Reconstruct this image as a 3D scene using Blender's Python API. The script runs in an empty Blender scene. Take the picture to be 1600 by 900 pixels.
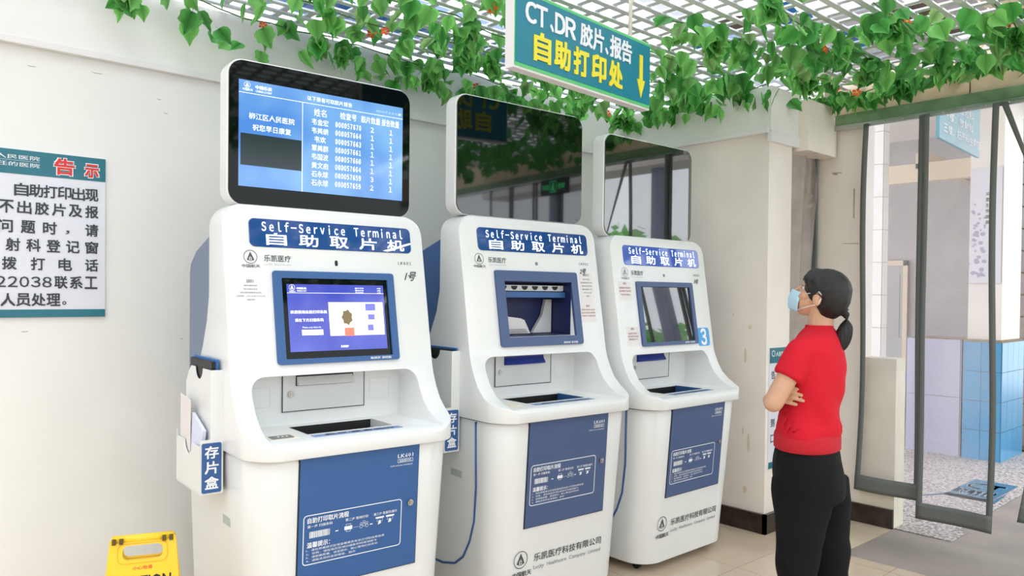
import bpy, bmesh, math, random
from mathutils import Vector, Matrix, Euler, noise
random.seed(7)
PI = math.pi
C = bpy.context.scene.collection
scn = bpy.context.scene

# ---------------------------------------------------------------- camera
def setup_camera():
    yaw, pitch, roll = math.radians(48.22535), math.radians(-.758414), math.radians(-.59985)
    cy, sy, cp, sp = math.cos(yaw), math.sin(yaw), math.cos(pitch), math.sin(pitch)
    f = Vector((cy*cp, sy*cp, sp)); r = Vector((sy, -cy, 0)); d = f.cross(r)
    cr, sr = math.cos(roll), math.sin(roll)
    R = r*cr + d*sr; D = -r*sr + d*cr
    m = Matrix((R, -D, -f)).transposed().to_4x4()
    m.translation = Vector((0, 0, 1.48))
    cam = bpy.data.cameras.new('camera'); cam.sensor_width = 36; cam.lens = 36*1195.6/1600
    cam.shift_y = (474.15-450)/1600; cam.clip_start = .05; cam.clip_end = 200
    o = bpy.data.objects.new('camera', cam); C.objects.link(o); o.matrix_world = m
    scn.camera = o
setup_camera()

# ---------------------------------------------------------------- light
w = bpy.data.worlds.new('sky'); scn.world = w; w.use_nodes = True
nt = w.node_tree; bg = nt.nodes['Background']
bg.inputs[0].default_value = (.90, .955, 1, 1); bg.inputs[1].default_value = 2.3
sun = bpy.data.lights.new('sun', 'SUN'); sun.energy = 1.2; sun.angle = math.radians(25); sun.color = (1, .985, .96)
so = bpy.data.objects.new('sun', sun); C.objects.link(so); so.rotation_euler = (math.radians(42), 0, math.radians(-30))
scn.view_settings.view_transform = 'Standard'; scn.view_settings.look = 'None'
scn.view_settings.exposure = 0.13; scn.view_settings.gamma = 1
scn.cycles.max_bounces = 10; scn.cycles.transparent_max_bounces = 24; scn.cycles.caustics_reflective = False; scn.cycles.caustics_refractive = False

# ---------------------------------------------------------------- materials
def srgb(r, g, b):
    f = lambda c: c/12.92 if c <= .04045 else ((c+.055)/1.055)**2.4
    return (f(r/255), f(g/255), f(b/255), 1)
MATS = {}
def mat(name, col, rough=.5, metal=0, noise_amt=0, nscale=8, bump=0, bscale=60, emit=0, spec=.5, coat=0, ranvar=0, trans=0):
    if name in MATS: return MATS[name]
    m = bpy.data.materials.new(name); m.use_nodes = True; t = m.node_tree; N = t.nodes; L = t.links
    p = N['Principled BSDF']; c = srgb(*col)
    p.inputs['Base Color'].default_value = c; p.inputs['Roughness'].default_value = rough; p.inputs['Metallic'].default_value = metal
    p.inputs['Specular IOR Level'].default_value = spec; p.inputs['Coat Weight'].default_value = coat; p.inputs['Coat Roughness'].default_value = .05
    if emit: p.inputs['Emission Color'].default_value = c; p.inputs['Emission Strength'].default_value = emit
    tc = N.new('ShaderNodeTexCoord')
    src = None
    if noise_amt:
        n = N.new('ShaderNodeTexNoise'); n.inputs['Scale'].default_value = nscale; n.inputs['Detail'].default_value = 5
        L.new(tc.outputs['Object'], n.inputs['Vector'])
        mr = N.new('ShaderNodeMapRange'); mr.inputs['From Min'].default_value = .3; mr.inputs['From Max'].default_value = .7
        mr.inputs['To Min'].default_value = 1-noise_amt; mr.inputs['To Max'].default_value = 1+noise_amt*.4
        L.new(n.outputs['Fac'], mr.inputs['Value'])
        vm = N.new('ShaderNodeVectorMath'); vm.operation = 'SCALE'; vm.inputs[0].default_value = c[:3]
        L.new(mr.outputs[0], vm.inputs['Scale']); src = vm.outputs[0]
    if ranvar:
        oi = N.new('ShaderNodeObjectInfo'); hs = N.new('ShaderNodeHueSaturation'); hs.inputs['Color'].default_value = c
        if src: L.new(src, hs.inputs['Color'])
        mr2 = N.new('ShaderNodeMapRange'); mr2.inputs['To Min'].default_value = 1-ranvar; mr2.inputs['To Max'].default_value = 1+ranvar
        L.new(oi.outputs['Random'], mr2.inputs['Value']); L.new(mr2.outputs[0], hs.inputs['Value']); src = hs.outputs[0]
    if src: L.new(src, p.inputs['Base Color'])
    if bump:
        n2 = N.new('ShaderNodeTexNoise'); n2.inputs['Scale'].default_value = bscale; n2.inputs['Detail'].default_value = 4
        L.new(tc.outputs['Object'], n2.inputs['Vector'])
        b = N.new('ShaderNodeBump'); b.inputs['Strength'].default_value = bump; b.inputs['Distance'].default_value = .01
        L.new(n2.outputs['Fac'], b.inputs['Height']); L.new(b.outputs[0], p.inputs['Normal'])
    if trans:
        tr = N.new('ShaderNodeBsdfTranslucent'); tr.inputs[0].default_value = (c[0]*1.5, c[1]*1.35, c[2]*1.1, 1)
        if src: L.new(src, tr.inputs[0])
        mx = N.new('ShaderNodeMixShader'); mx.inputs[0].default_value = trans
        L.new(p.outputs[0], mx.inputs[1]); L.new(tr.outputs[0], mx.inputs[2]); L.new(mx.outputs[0], N['Material Output'].inputs[0])
    MATS[name] = m; return m

def pvc(name, tint, haze, hcol, glosswave=.25, scale=3):
    m = bpy.data.materials.new(name); m.use_nodes = True; t = m.node_tree; N = t.nodes; L = t.links
    N.remove(N['Principled BSDF'])
    tr = N.new('ShaderNodeBsdfTransparent'); tr.inputs[0].default_value = tint
    df = N.new('ShaderNodeBsdfDiffuse'); df.inputs[0].default_value = hcol
    tl = N.new('ShaderNodeBsdfTranslucent'); tl.inputs[0].default_value = hcol
    gl = N.new('ShaderNodeBsdfGlossy'); gl.inputs['Roughness'].default_value = .12
    tc = N.new('ShaderNodeTexCoord'); n = N.new('ShaderNodeTexNoise'); n.inputs['Scale'].default_value = scale; n.inputs['Detail'].default_value = 3; n.inputs['Distortion'].default_value = 1.2
    L.new(tc.outputs['Object'], n.inputs[0]); b = N.new('ShaderNodeBump'); b.inputs['Strength'].default_value = glosswave; b.inputs['Distance'].default_value = .06
    L.new(n.outputs[0], b.inputs['Height'])
    lw = N.new('ShaderNodeLayerWeight'); lw.inputs[0].default_value = .5; pw = N.new('ShaderNodeMath'); pw.operation = 'POWER'; pw.inputs[1].default_value = 4; L.new(lw.outputs['Facing'], pw.inputs[0])
    fr = N.new('ShaderNodeMath'); fr.operation = 'MULTIPLY_ADD'; fr.inputs[1].default_value = .5; fr.inputs[2].default_value = .035; L.new(pw.outputs[0], fr.inputs[0])
    L.new(b.outputs[0], gl.inputs['Normal']); L.new(b.outputs[0], lw.inputs['Normal'])
    m0 = N.new('ShaderNodeMixShader'); L.new(df.outputs[0], m0.inputs[1]); L.new(tl.outputs[0], m0.inputs[2])
    n2 = N.new('ShaderNodeTexNoise'); n2.inputs['Scale'].default_value = 2; n2.inputs['Detail'].default_value = 6; L.new(tc.outputs['Object'], n2.inputs[0])
    mr = N.new('ShaderNodeMapRange'); mr.inputs['From Min'].default_value = .3; mr.inputs['From Max'].default_value = .75; mr.inputs['To Min'].default_value = haze*.6; mr.inputs['To Max'].default_value = haze*1.6
    L.new(n2.outputs[0], mr.inputs[0])
    m1 = N.new('ShaderNodeMixShader'); L.new(mr.outputs[0], m1.inputs[0]); L.new(tr.outputs[0], m1.inputs[1]); L.new(m0.outputs[0], m1.inputs[2])
    m2 = N.new('ShaderNodeMixShader'); L.new(fr.outputs[0], m2.inputs[0]); L.new(m1.outputs[0], m2.inputs[1]); L.new(gl.outputs[0], m2.inputs[2])
    L.new(m2.outputs[0], N['Material Output'].inputs[0]); MATS[name] = m; return m

def stripes_display(name, c1, c2, strength):
    m = bpy.data.materials.new(name); m.use_nodes = True; t = m.node_tree; N = t.nodes; L = t.links; p = N['Principled BSDF']
    tc = N.new('ShaderNodeTexCoord'); n = N.new('ShaderNodeTexNoise'); n.inputs['Scale'].default_value = 3.5; n.inputs['Detail'].default_value = 2
    L.new(tc.outputs['Object'], n.inputs[0]); cr = N.new('ShaderNodeValToRGB'); cr.color_ramp.elements[0].position = .35; cr.color_ramp.elements[1].position = .68
    cr.color_ramp.elements[0].color = c1; cr.color_ramp.elements[1].color = c2
    L.new(n.outputs[0], cr.inputs[0]); p.inputs['Base Color'].default_value = (.01, .01, .02, 1)
    L.new(cr.outputs[0], p.inputs['Emission Color']); p.inputs['Emission Strength'].default_value = strength; p.inputs['Roughness'].default_value = .08
    MATS[name] = m; return m

M_wall = mat('white_painted_panel', (236, 236, 233), .38, noise_amt=.03, nscale=3, bump=.03, bscale=5)
M_wallw = mat('cream_painted_wall', (240, 232, 224), .5, noise_amt=.05, nscale=4)
M_trim = mat('white_trim', (232, 230, 230), .35)
M_white = mat('kiosk_white', (228, 230, 230), .28, coat=.3, noise_amt=.01)
M_white2 = mat('kiosk_white_side', (220, 222, 222), .4)
M_blue = mat('kiosk_blue', (48, 92, 150), .4, noise_amt=.03)
M_blueg = mat('kiosk_blue_faded', (70, 90, 132), .4, noise_amt=.03)
M_rear = mat('rear_blue', (112, 126, 150), .45)
M_navy = mat('header_navy', (24, 70, 140), .08, coat=1)
M_navy_refl = mat('header_navy_reflecting', (58, 96, 190), .05, coat=1)  # header navy with a bright reflection painted into the colour
M_black = mat('black_glass', (8, 10, 10), .03, spec=.8, coat=.6)
M_black0 = mat('dark_bezel_glass', (8, 12, 11), .04, spec=.22)
M_black2 = mat('glossy_screen_glass', (14, 14, 16), .02, spec=1, coat=1); M_black2.node_tree.nodes['Principled BSDF'].inputs['IOR'].default_value = 1.9
M_dark = mat('black_plastic', (16, 16, 18), .5)
M_seam = mat('dark_seam', (40, 44, 52), .7)
M_steel = mat('brushed_steel', (190, 190, 188), .25, 1)
M_ink = mat('dark_print', (58, 62, 70), .6)
M_ink2 = mat('grey_print', (130, 134, 140), .6)
M_wprint = mat('white_print', (238, 242, 248), .5)
M_paper = mat('paper', (226, 222, 222), .8)
M_lit = mat('white_glow', (245, 250, 255), .4, emit=.85)
M_green = mat('ivy_leaf', (136, 212, 112), .45, ranvar=.25, noise_amt=.15, nscale=30, trans=.45)
M_green2 = mat('ivy_leaf_dark', (88, 174, 82), .45, ranvar=.3, noise_amt=.2, nscale=30, trans=.35)
M_pale = mat('ivy_leaf_pale', (150, 196, 120), .5, ranvar=.15, noise_amt=.3, nscale=60, trans=.3)
M_vine = mat('vine_stem', (78, 120, 52), .7)
M_orange = mat('orange_petal', (238, 92, 30), .5, ranvar=.2, trans=.25)
M_pink = mat('pale_pink_petal', (228, 196, 184), .5, trans=.25)
M_yel = mat('flower_heart', (240, 190, 40), .6)
M_teal = mat('teal_sign', (24, 128, 150), .35)
M_teald = mat('teal_notice', (30, 112, 130), .3, noise_amt=.05)
M_greenb = mat('green_border', (96, 200, 120), .4)
M_yellow = mat('yellow_letter', (238, 226, 60), .4)
M_red = mat('red_letter', (224, 48, 44), .4)
M_notice = mat('notice_white', (222, 224, 234), .25, noise_amt=.02)
M_tile = mat('beige_floor_tile', (204, 186, 164), .16, noise_amt=.05, nscale=2.5, ranvar=.02)
M_grout = mat('floor_grout', (150, 132, 112), .9)
M_conc = mat('bare_concrete', (150, 140, 134), .75, noise_amt=.22, nscale=2.2, bump=.2, bscale=40)
M_marble = mat('dark_marble', (52, 40, 36), .2, noise_amt=.6, nscale=14)
M_rail = mat('green_metal_rail', (124, 156, 118), .35, .15, noise_amt=.35, nscale=7)
M_gband = mat('grey_vinyl_band', (100, 104, 102), .5)
M_panel = mat('beige_fascia', (222, 200, 174), .6, noise_amt=.05)
M_slat = mat('white_lattice', (228, 230, 240), .45)
M_roofblue = mat('blue_roof_sheet', (40, 110, 180), .5)
M_brown = mat('brown_timber', (112, 90, 76), .8)
M_wtile = mat('white_wall_tile', (236, 230, 226), .25, ranvar=.03)
M_btile = mat('blue_wall_tile', (84, 158, 204), .25, ranvar=.05)
M_gray = mat('grey_far_wall', (176, 170, 170), .8, noise_amt=.06, nscale=2)
M_skin = mat('skin', (204, 160, 132), .5, noise_amt=.05, nscale=12, spec=.35)
M_shirt = mat('red_knit', (206, 30, 48), .85, noise_amt=.06, nscale=9, bump=.12, bscale=500, spec=.2)
M_pants = mat('black_fabric', (18, 18, 20), .85, noise_amt=.1, nscale=10, spec=.2)
M_mask = mat('pale_blue_mask', (176, 208, 226), .8)
M_ysign = mat('yellow_plastic', (240, 196, 36), .35, noise_amt=.04)
PVC = pvc('clear_vinyl', (.96, .95, .97, 1), .18, (.96, .91, .94, 1), .5)
PVCB = pvc('hazy_brown_vinyl', (.86, .82, .80, 1), .5, (.80, .72, .67, 1), .5, 5)

def hair_mat():
    m = bpy.data.materials.new('black_hair'); m.use_nodes = True; t = m.node_tree; N = t.nodes; L = t.links; p = N['Principled BSDF']
    p.inputs['Base Color'].default_value = srgb(12, 11, 12); p.inputs['Roughness'].default_value = .5
    tc = N.new('ShaderNodeTexCoord'); mp = N.new('ShaderNodeMapping'); mp.inputs['Scale'].default_value = (260, 14, 60)
    n = N.new('ShaderNodeTexNoise'); n.inputs['Scale'].default_value = 1; b = N.new('ShaderNodeBump'); b.inputs['Strength'].default_value = .5; b.inputs['Distance'].default_value = .004
    L.new(tc.outputs['Object'], mp.inputs[0]); L.new(mp.outputs[0], n.inputs[0]); L.new(n.outputs[0], b.inputs['Height']); L.new(b.outputs[0], p.inputs['Normal'])
    return m
M_hair = hair_mat()

def terrazzo():
    m = bpy.data.materials.new('pebble_paving'); m.use_nodes = True; t = m.node_tree; N = t.nodes; L = t.links; p = N['Principled BSDF']
    tc = N.new('ShaderNodeTexCoord'); v = N.new('ShaderNodeTexVoronoi'); v.inputs['Scale'].default_value = 55
    L.new(tc.outputs['Object'], v.inputs[0]); cr = N.new('ShaderNodeValToRGB')
    cr.color_ramp.elements[0].color = srgb(222, 214, 212); cr.color_ramp.elements[1].color = srgb(120, 112, 112); cr.color_ramp.elements[1].position = .8
    L.new(v.outputs['Distance'], cr.inputs[0]); L.new(cr.outputs[0], p.inputs['Base Color']); p.inputs['Roughness'].default_value = .7
    return m
M_terr = terrazzo()

# ---------------------------------------------------------------- helpers
def link(name, me, m, parent=None, smooth=None):
    o = bpy.data.objects.new(name, me); C.objects.link(o)
    if m is not None and not me.materials: me.materials.append(m)
    if parent is not None: o.parent = parent
    return o
def fin(name, bm, m, parent=None, smooth=False, warp=None):
    if warp:
        for v in bm.verts: v.co = warp(v.co)
    bmesh.ops.recalc_face_normals(bm, faces=bm.faces)
    if smooth:
        for f in bm.faces: f.smooth = True
    me = bpy.data.meshes.new(name); bm.to_mesh(me); bm.free()
    if smooth == 'auto': auto(me)
    return link(name, me, m, parent)
def auto(me, ang=40):
    for p in me.polygons: p.use_smooth = True
    try: me.set_sharp_from_angle(angle=math.radians(ang))
    except Exception: pass
def tag(o, label, cat=None, group=None, kind=None):
    if label: o['label'] = label
    if cat: o['category'] = cat
    if group: o['group'] = group
    if kind: o['kind'] = kind
    return o
def thing(name, label, cat, loc=(0, 0, 0), rz=0, group=None):
    o = bpy.data.objects.new(name, None); C.objects.link(o); o.location = loc; o.rotation_euler = (0, 0, rz)
    o.empty_display_size = .1
    return tag(o, label, cat, group)
def box(bm, x0, x1, y0, y1, z0, z1, bev=0):
    r = bmesh.ops.create_cube(bm, size=1)
    for v in r['verts']: v.co = Vector(((x0+x1)/2+v.co.x*(x1-x0), (y0+y1)/2+v.co.y*(y1-y0), (z0+z1)/2+v.co.z*(z1-z0)))
    if bev:
        es = list({e for v in r['verts'] for e in v.link_edges})
        bmesh.ops.bevel(bm, geom=es, offset=bev, segments=2, affect='EDGES', profile=.6)
def boxo(name, dims, m, parent=None, bev=0, warp=None):
    bm = bmesh.new(); box(bm, *dims, bev); return fin(name, bm, m, parent, warp=warp)
def struct(name, dims, m, parent=None, bev=0):
    o = boxo(name, dims, m, parent, bev)
    if parent is None: o['kind'] = 'structure'
    return o
def rrect(x0, x1, z0, z1, r, n=6, corners=(1, 1, 1, 1)):
    """counter clockwise from bottom-left; corners = bl, br, tr, tl"""
    pts = []
    for (cx, cz, a0, c) in ((x0, z0, PI, corners[0]), (x1, z0, 1.5*PI, corners[1]), (x1, z1, 0, corners[2]), (x0, z1, .5*PI, corners[3])):
        if not c or r <= 0: pts.append((cx, cz)); continue
        rr = r*c; ox = cx+rr if cx == x0 else cx-rr; oz = cz+rr if cz == z0 else cz-rr
        for i in range(n+1):
            a = a0+.5*PI*i/n; pts.append((ox+rr*math.cos(a), oz+rr*math.sin(a)))
    return pts
def prism(bm, pts, y0, y1, ax='y', ch=0):
    """extrude closed outline; ch = chamfer on the y0 side"""
    def P(a, b, y): return {'y': Vector((a, y, b)), 'x': Vector((y, a, b)), 'z': Vector((a, b, y))}[ax]
    n = len(pts); cx = sum(p[0] for p in pts)/n; cz = sum(p[1] for p in pts)/n
    rings = []
    if ch:
        ins = []
        for i in range(n):
            p0 = Vector(pts[i-1]); p1 = Vector(pts[i]); p2 = Vector(pts[(i+1) % n])
            d1 = (p1-p0); d2 = (p2-p1)
            if d1.length < 1e-7: d1 = d2
            if d2.length < 1e-7: d2 = d1
            d1.normalize(); d2.normalize(); nn = Vector((-(d1.y+d2.y), d1.x+d2.x))
            if nn.length < 1e-6: nn = Vector((0, 0))
            else: nn.normalize()
            q = p1+nn*ch
            if (q-Vector((cx, cz))).length > (p1-Vector((cx, cz))).length: q = p1-nn*ch
            ins.append(q)
        s = 1 if y1 > y0 else -1
        rings.append([bm.verts.new(P(p[0], p[1], y0)) for p in ins])
        rings.append([bm.verts.new(P(p[0], p[1], y0+s*ch)) for p in pts])
    else: rings.append([bm.verts.new(P(p[0], p[1], y0)) for p in pts])
    rings.append([bm.verts.new(P(p[0], p[1], y1)) for p in pts])
    for a, b in zip(rings, rings[1:]):
        for i in range(n): bm.faces.new((a[i], a[(i+1) % n], b[(i+1) % n], b[i]))
    bm.faces.new(rings[0]); bm.faces.new(rings[-1])
def tube(bm, pts, r, seg=6, caps=True):
    pts = [Vector(p) for p in pts]; rings = []
    rs = r if isinstance(r, (list, tuple)) else [r]*len(pts)
    up = Vector((0, 0, 1))
    for i, p in enumerate(pts):
        t = (pts[min(i+1, len(pts)-1)]-pts[max(i-1, 0)]).normalized()
        a = t.cross(up)
        if a.length < 1e-3: a = t.cross(Vector((1, 0, 0)))
        a.normalize(); b = t.cross(a)
        rings.append([bm.verts.new(p+(a*math.cos(2*PI*k/seg)+b*math.sin(2*PI*k/seg))*rs[i]) for k in range(seg)])
    for x, y in zip(rings, rings[1:]):
        for k in range(seg): bm.faces.new((x[k], x[(k+1) % seg], y[(k+1) % seg], y[k]))
    if caps: bm.faces.new(rings[0]); bm.faces.new(rings[-1])
def ball(bm, c, r, mtx=None, u=16, v=10):
    rr = Vector(r) if not isinstance(r, (int, float)) else Vector((r, r, r))
    res = bmesh.ops.create_uvsphere(bm, u_segments=u, v_segments=v, radius=1)
    for x in res['verts']:
        p = Vector((x.co.x*rr.x, x.co.y*rr.y, x.co.z*rr.z))
        if mtx: p = mtx @ p
        x.co = p+Vector(c)
def capsule(bm, a, b, ra, rb, seg=14):
    a = Vector(a); b = Vector(b); d = b-a; L = d.length; q = d.to_track_quat('Z', 'Y').to_matrix() if L > 1e-6 else Matrix.Identity(3)
    prof = [(-ra*math.cos(t*PI/8), ra*math.sin(t*PI/8)) for t in range(0, 5)]+[(L+rb*math.sin(t*PI/8), rb*math.cos(t*PI/8)) for t in range(0, 5)]
    rings = []
    for z, r in prof[1:-1]:
        rings.append([bm.verts.new(a+q@Vector((r*math.cos(2*PI*k/seg), r*math.sin(2*PI*k/seg), z))) for k in range(seg)])
    t0 = bm.verts.new(a+q@Vector((0, 0, prof[0][0]))); t1 = bm.verts.new(a+q@Vector((0, 0, prof[-1][0])))
    for x, y in zip(rings, rings[1:]):
        for k in range(seg): bm.faces.new((x[k], x[(k+1) % seg], y[(k+1) % seg], y[k]))
    for k in range(seg):
        bm.faces.new((t0, rings[0][(k+1) % seg], rings[0][k])); bm.faces.new((t1, rings[-1][k], rings[-1][(k+1) % seg]))
def loft(bm, rings, caps=True):
    R = [[bm.verts.new(Vector(p)) for p in r] for r in rings]; n = len(R[0])
    for a, b in zip(R, R[1:]):
        for k in range(n): bm.faces.new((a[k], a[(k+1) % n], b[(k+1) % n], b[k]))
    if caps: bm.faces.new(R[0]); bm.faces.new(R[-1])
def evalmesh(me, mods):
    """mesh -> mesh through a list of (type, settings)"""
    o = bpy.data.objects.new('tmp', me); C.objects.link(o)
    for ty, st in mods:
        md = o.modifiers.new('m', ty)
        for k, v in st.items(): setattr(md, k, v)
    dg = bpy.context.evaluated_depsgraph_get(); dg.update()
    r = bpy.data.meshes.new_from_object(o.evaluated_get(dg)); bpy.data.objects.remove(o); return r
def bm2me(bm, name='m'):
    bmesh.ops.recalc_face_normals(bm, faces=bm.faces)
    me = bpy.data.meshes.new(name); bm.to_mesh(me); bm.free(); return me
def csg(a, b, op):
    ob = bpy.data.objects.new('cut', b); C.objects.link(ob)
    r = evalmesh(a, [('BOOLEAN', dict(operation=op, object=ob, solver='EXACT'))]); bpy.data.objects.remove(ob); return r
def remesh(bm, vox, smooth=6, name='body'):
    me = bm2me(bm)
    r = evalmesh(me, [('REMESH', dict(mode='VOXEL', voxel_size=vox, use_smooth_shade=True)), ('SMOOTH', dict(factor=.5, iterations=smooth))])
    for p in r.polygons: p.use_smooth = True
    r.materials.clear(); return r

# text as mesh, fitted in the XZ plane facing -Y:  box x0..x1, z0..z1
_tc = {}
def textmesh(s, bold=0, res=2, spacing=1):
    key = (s, bold, res, spacing)
    if key in _tc: return _tc[key]
    cu = bpy.data.curves.new('t', 'FONT'); cu.body = s; cu.size = 1; cu.resolution_u = res; cu.fill_mode = 'FRONT'; cu.space_character = spacing
    o = bpy.data.objects.new('t', cu); C.objects.link(o)
    dg = bpy.context.evaluated_depsgraph_get(); dg.update()
    me = bpy.data.meshes.new_from_object(o.evaluated_get(dg)); bpy.data.objects.remove(o)
    vs = [v.co.copy() for v in me.vertices]; fs = [tuple(p.vertices) for p in me.polygons]
    bpy.data.meshes.remove(me); _tc[key] = (vs, fs); return vs, fs
FW = lambda t: ''.join(chr(ord(c)+0xFEE0) if '!' <= c <= '~' else ('\u3000' if c == ' ' else c) for c in t)
def addtext(bm, s, x0, x1, z0, z1, y, bold=.012, res=2, spacing=1, keep=None):
    """keep='l'/'c' keeps natural aspect from height, aligned left/centre"""
    vs, fs = textmesh(s, 0, res, spacing)
    if not vs: return
    a0 = min(v.x for v in vs); a1 = max(v.x for v in vs); b0 = min(v.y for v in vs); b1 = max(v.y for v in vs)
    sz = (z1-z0)/(b1-b0); sx = (x1-x0)/(a1-a0) if not keep else sz
    xo = x0 if keep != 'c' else (x0+x1)/2-(a1-a0)*sx/2
    b = bold*sz*.8; shifts = [(0, 0)] if bold < .006 else ([(-b, 0), (b, 0)] if (z1-z0) < .02 else [(-b, -b), (b, -b), (b, b), (-b, b)])
    for si, (dx, dz) in enumerate(shifts):
        nv = [bm.verts.new((xo+dx+(v.x-a0)*sx, y-.00018*si, z0+dz+(v.y-b0)*sz)) for v in vs]
        for f in fs:
            try: bm.faces.new([nv[i] for i in f])
            except ValueError: pass
def flat(bm, pts, y):
    bm.faces.new([bm.verts.new((p[0], y, p[1])) for p in pts])
def ring(bm, cx, cz, r0, r1, y, n=24, sx=1):
    a = [bm.verts.new((cx+sx*r0*math.cos(2*PI*k/n), y, cz+r0*math.sin(2*PI*k/n))) for k in range(n)]
    b = [bm.verts.new((cx+sx*r1*math.cos(2*PI*k/n), y, cz+r1*math.sin(2*PI*k/n))) for k in range(n)]
    for k in range(n): bm.faces.new((a[k], a[(k+1) % n], b[(k+1) % n], b[k]))
def frame(bm, x0, x1, z0, z1, r, t, y):
    o = rrect(x0, x1, z0, z1, r, 5); i = rrect(x0+t, x1-t, z0+t, z1-t, max(r-t, .0005), 5)
    A = [bm.verts.new((p[0], y, p[1])) for p in o]; B = [bm.verts.new((p[0], y, p[1])) for p in i]; n = len(A)
    for k in range(n): bm.faces.new((A[k], A[(k+1) % n], B[(k+1) % n], B[k]))
def logo(bm, cx, cz, r, y):
    ring(bm, cx, cz, r*.92, r, y)
    flat(bm, [(cx, cz+r*.75), (cx-r*.55, cz-r*.45), (cx-r*.38, cz-r*.5), (cx-.02*r, cz+r*.2)], y)
    flat(bm, [(cx, cz+r*.75), (cx+r*.55, cz-r*.45), (cx+r*.38, cz-r*.5), (cx+.02*r, cz+r*.2)], y)
    ring(bm, cx, cz-r*.45, r*.12, r*.17, y, 10, 2.2)
    flat(bm, [(cx-.03*r, cz+.15*r), (cx+.03*r, cz+.15*r), (cx+.03*r, cz-.6*r), (cx-.03*r, cz-.6*r)], y)

# ---------------------------------------------------------------- structure
# floor: slab with tiles as parts, concrete threshold, pebble paving outside
floor = struct('floor', (-3.2, 4.36, -3.6, 3.86, -.12, -.004), M_grout)
def tiles():
    s = .57; g = .0035; me = None
    bm = bmesh.new(); box(bm, g/2, s-g/2, g/2, s-g/2, -.004, 0); me = bm2me(bm, 'floor_tile'); me.materials.append(M_tile)
    for i in range(-12, 2):
        for j in range(-10, 3):
            x = 3.686+s*i; y = 2.265+s*j
            if x+s > 4.4 or x < -3.1:
                if x+s > 4.4:
                    continue
                continue
            if y+s > 3.80:
                m2 = bmesh.new(); box(m2, g/2, s-g/2, g/2, 3.775-y, -.004, 0); o = fin('floor_tile', m2, M_tile, floor)
            else: o = link('floor_tile', me, None, floor)
            o.location = (x, y, 0)
tiles()
# tiles beyond x 4.256 in the corner by the pillar
for (x0, x1, y0, y1) in ((4.2595, 4.826, 2.0, 2.2615), (4.8295, 5.06, 2.0, 2.2615), (4.2595, 4.826, 2.2685, 2.83), (4.8295, 5.06, 2.2685, 2.83), (4.2595, 4.36, .557, 1.124), (4.2595, 4.36, 1.13, 1.692), (4.2595, 4.36, 1.6985, 1.997), (4.2595, 4.36, -.01, .553), (4.2595, 4.36, -.58, -.014)):
    boxo('floor_tile', (x0, x1, y0, y1, -.004, 0), M_tile, floor)
struct('floor_corner', (4.36, 5.07, 1.998, 3.86, -.12, -.004), M_grout)
struct('floor_threshold', (4.36, 5.35, -3.6, 1.998, -.12, -.001), M_conc)
struct('floor_yard', (5.35, 14.5, -7, 1.72, -.12, -.004), M_conc)
struct('floor_paving', (5.08, 14.5, 1.72, 6, -.115, .002), M_terr)
struct('floor_step', (5.08, 5.35, 1.66, 1.998, -.11, .0035), M_terr)

WY = 3.775; ZT = 2.493
struct('wall_back', (-3.2, 4.40, WY, WY+.1, 0, 2.84), M_wall)
def upperwall():
    # boxed panel above the trim, slightly proud of the lower wall
    struct('wall_upper', (-3.2, 4.34, WY-.022, WY, ZT+.03, 2.84), M_wall)
    struct('trim_1', (-3.2, 4.335, WY-.035, WY, ZT, ZT+.032), M_trim, bev=.004)
upperwall()
struct('wall_end', (4.34, 4.62, 2.485, WY, 0, 2.75), M_wallw)
struct('wall_end_upper', (4.318, 4.66, 2.463, WY-.04, ZT+.005, 2.775), M_wall)
struct('trim_2', (4.30, 4.34, 2.475, WY-.04, ZT-.008, ZT+.02), M_trim, bev=.003)
struct('trim_3', (4.318, 4.665, 2.455, 2.487, ZT-.06, ZT+.012), M_trim, bev=.003)
struct('wall_lintel', (4.66, 5.05, 2.40, 2.56, 2.415, 2.74), M_wallw)
struct('baseboard_end', (4.318, 4.34, 2.463, WY-.3, 0, .122), M_marble)
struct('baseboard_pillar', (4.318, 4.64, 2.463, 2.485, 0, .122), M_marble)
struct('wall_entrance', (5.074, 5.22, 2.22, 2.9, 0, 2.62), M_wallw)
struct('wall_low', (5.074, 5.22, 1.998, 2.22, 0, 1.085), mat('cream_wall_dirty', (232, 226, 206), .6, noise_amt=.14, nscale=5))
struct('baseboard_entrance', (5.052, 5.074, 1.998, 2.9, 0, .122), M_marble)
struct('wall_recess', (4.62, 5.2, 2.9, 3.0, 0, 2.93), M_gray)
struct('wall_rear_unseen', (-3.2, 5.2, -3.7, -3.6, 0, 1.5), M_wallw)  # unseen wall, added so the black screens reflect something darker than sky
struct('wall_left', (-3.3, -3.2, -3.6, 3.86, 0, 3.0), M_wallw)
# fascia above the rail with panels as parts
fas = struct('wall_fascia', (5.075, 5.12, -3.6, 2.5, 2.687, 3.0), M_grout)
y = 2.40
while y > -3.4:
    boxo('fascia_panel', (5.058, 5.076, y-.396, y-.004, 2.69, 2.985), M_panel, fas, .002); y -= .40
rail = boxo('curtain_rail', (5.03, 5.075, -3.5, 2.5, 2.612, 2.69), M_rail, None, .003)
tag(rail, 'long greenish metal rail carrying the clear vinyl strips above the doorway', 'rail')
boxo('clamp_bar', (5.018, 5.032, -3.5, 2.46, 2.585, 2.618), M_steel, rail, .002)
yy = 2.42
while yy > -1.2:
    bm = bmesh.new(); ball(bm, (5.016, yy, 2.6), .007, u=8, v=6); fin('bolt', bm, M_steel, rail, True); yy -= .115

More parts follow.
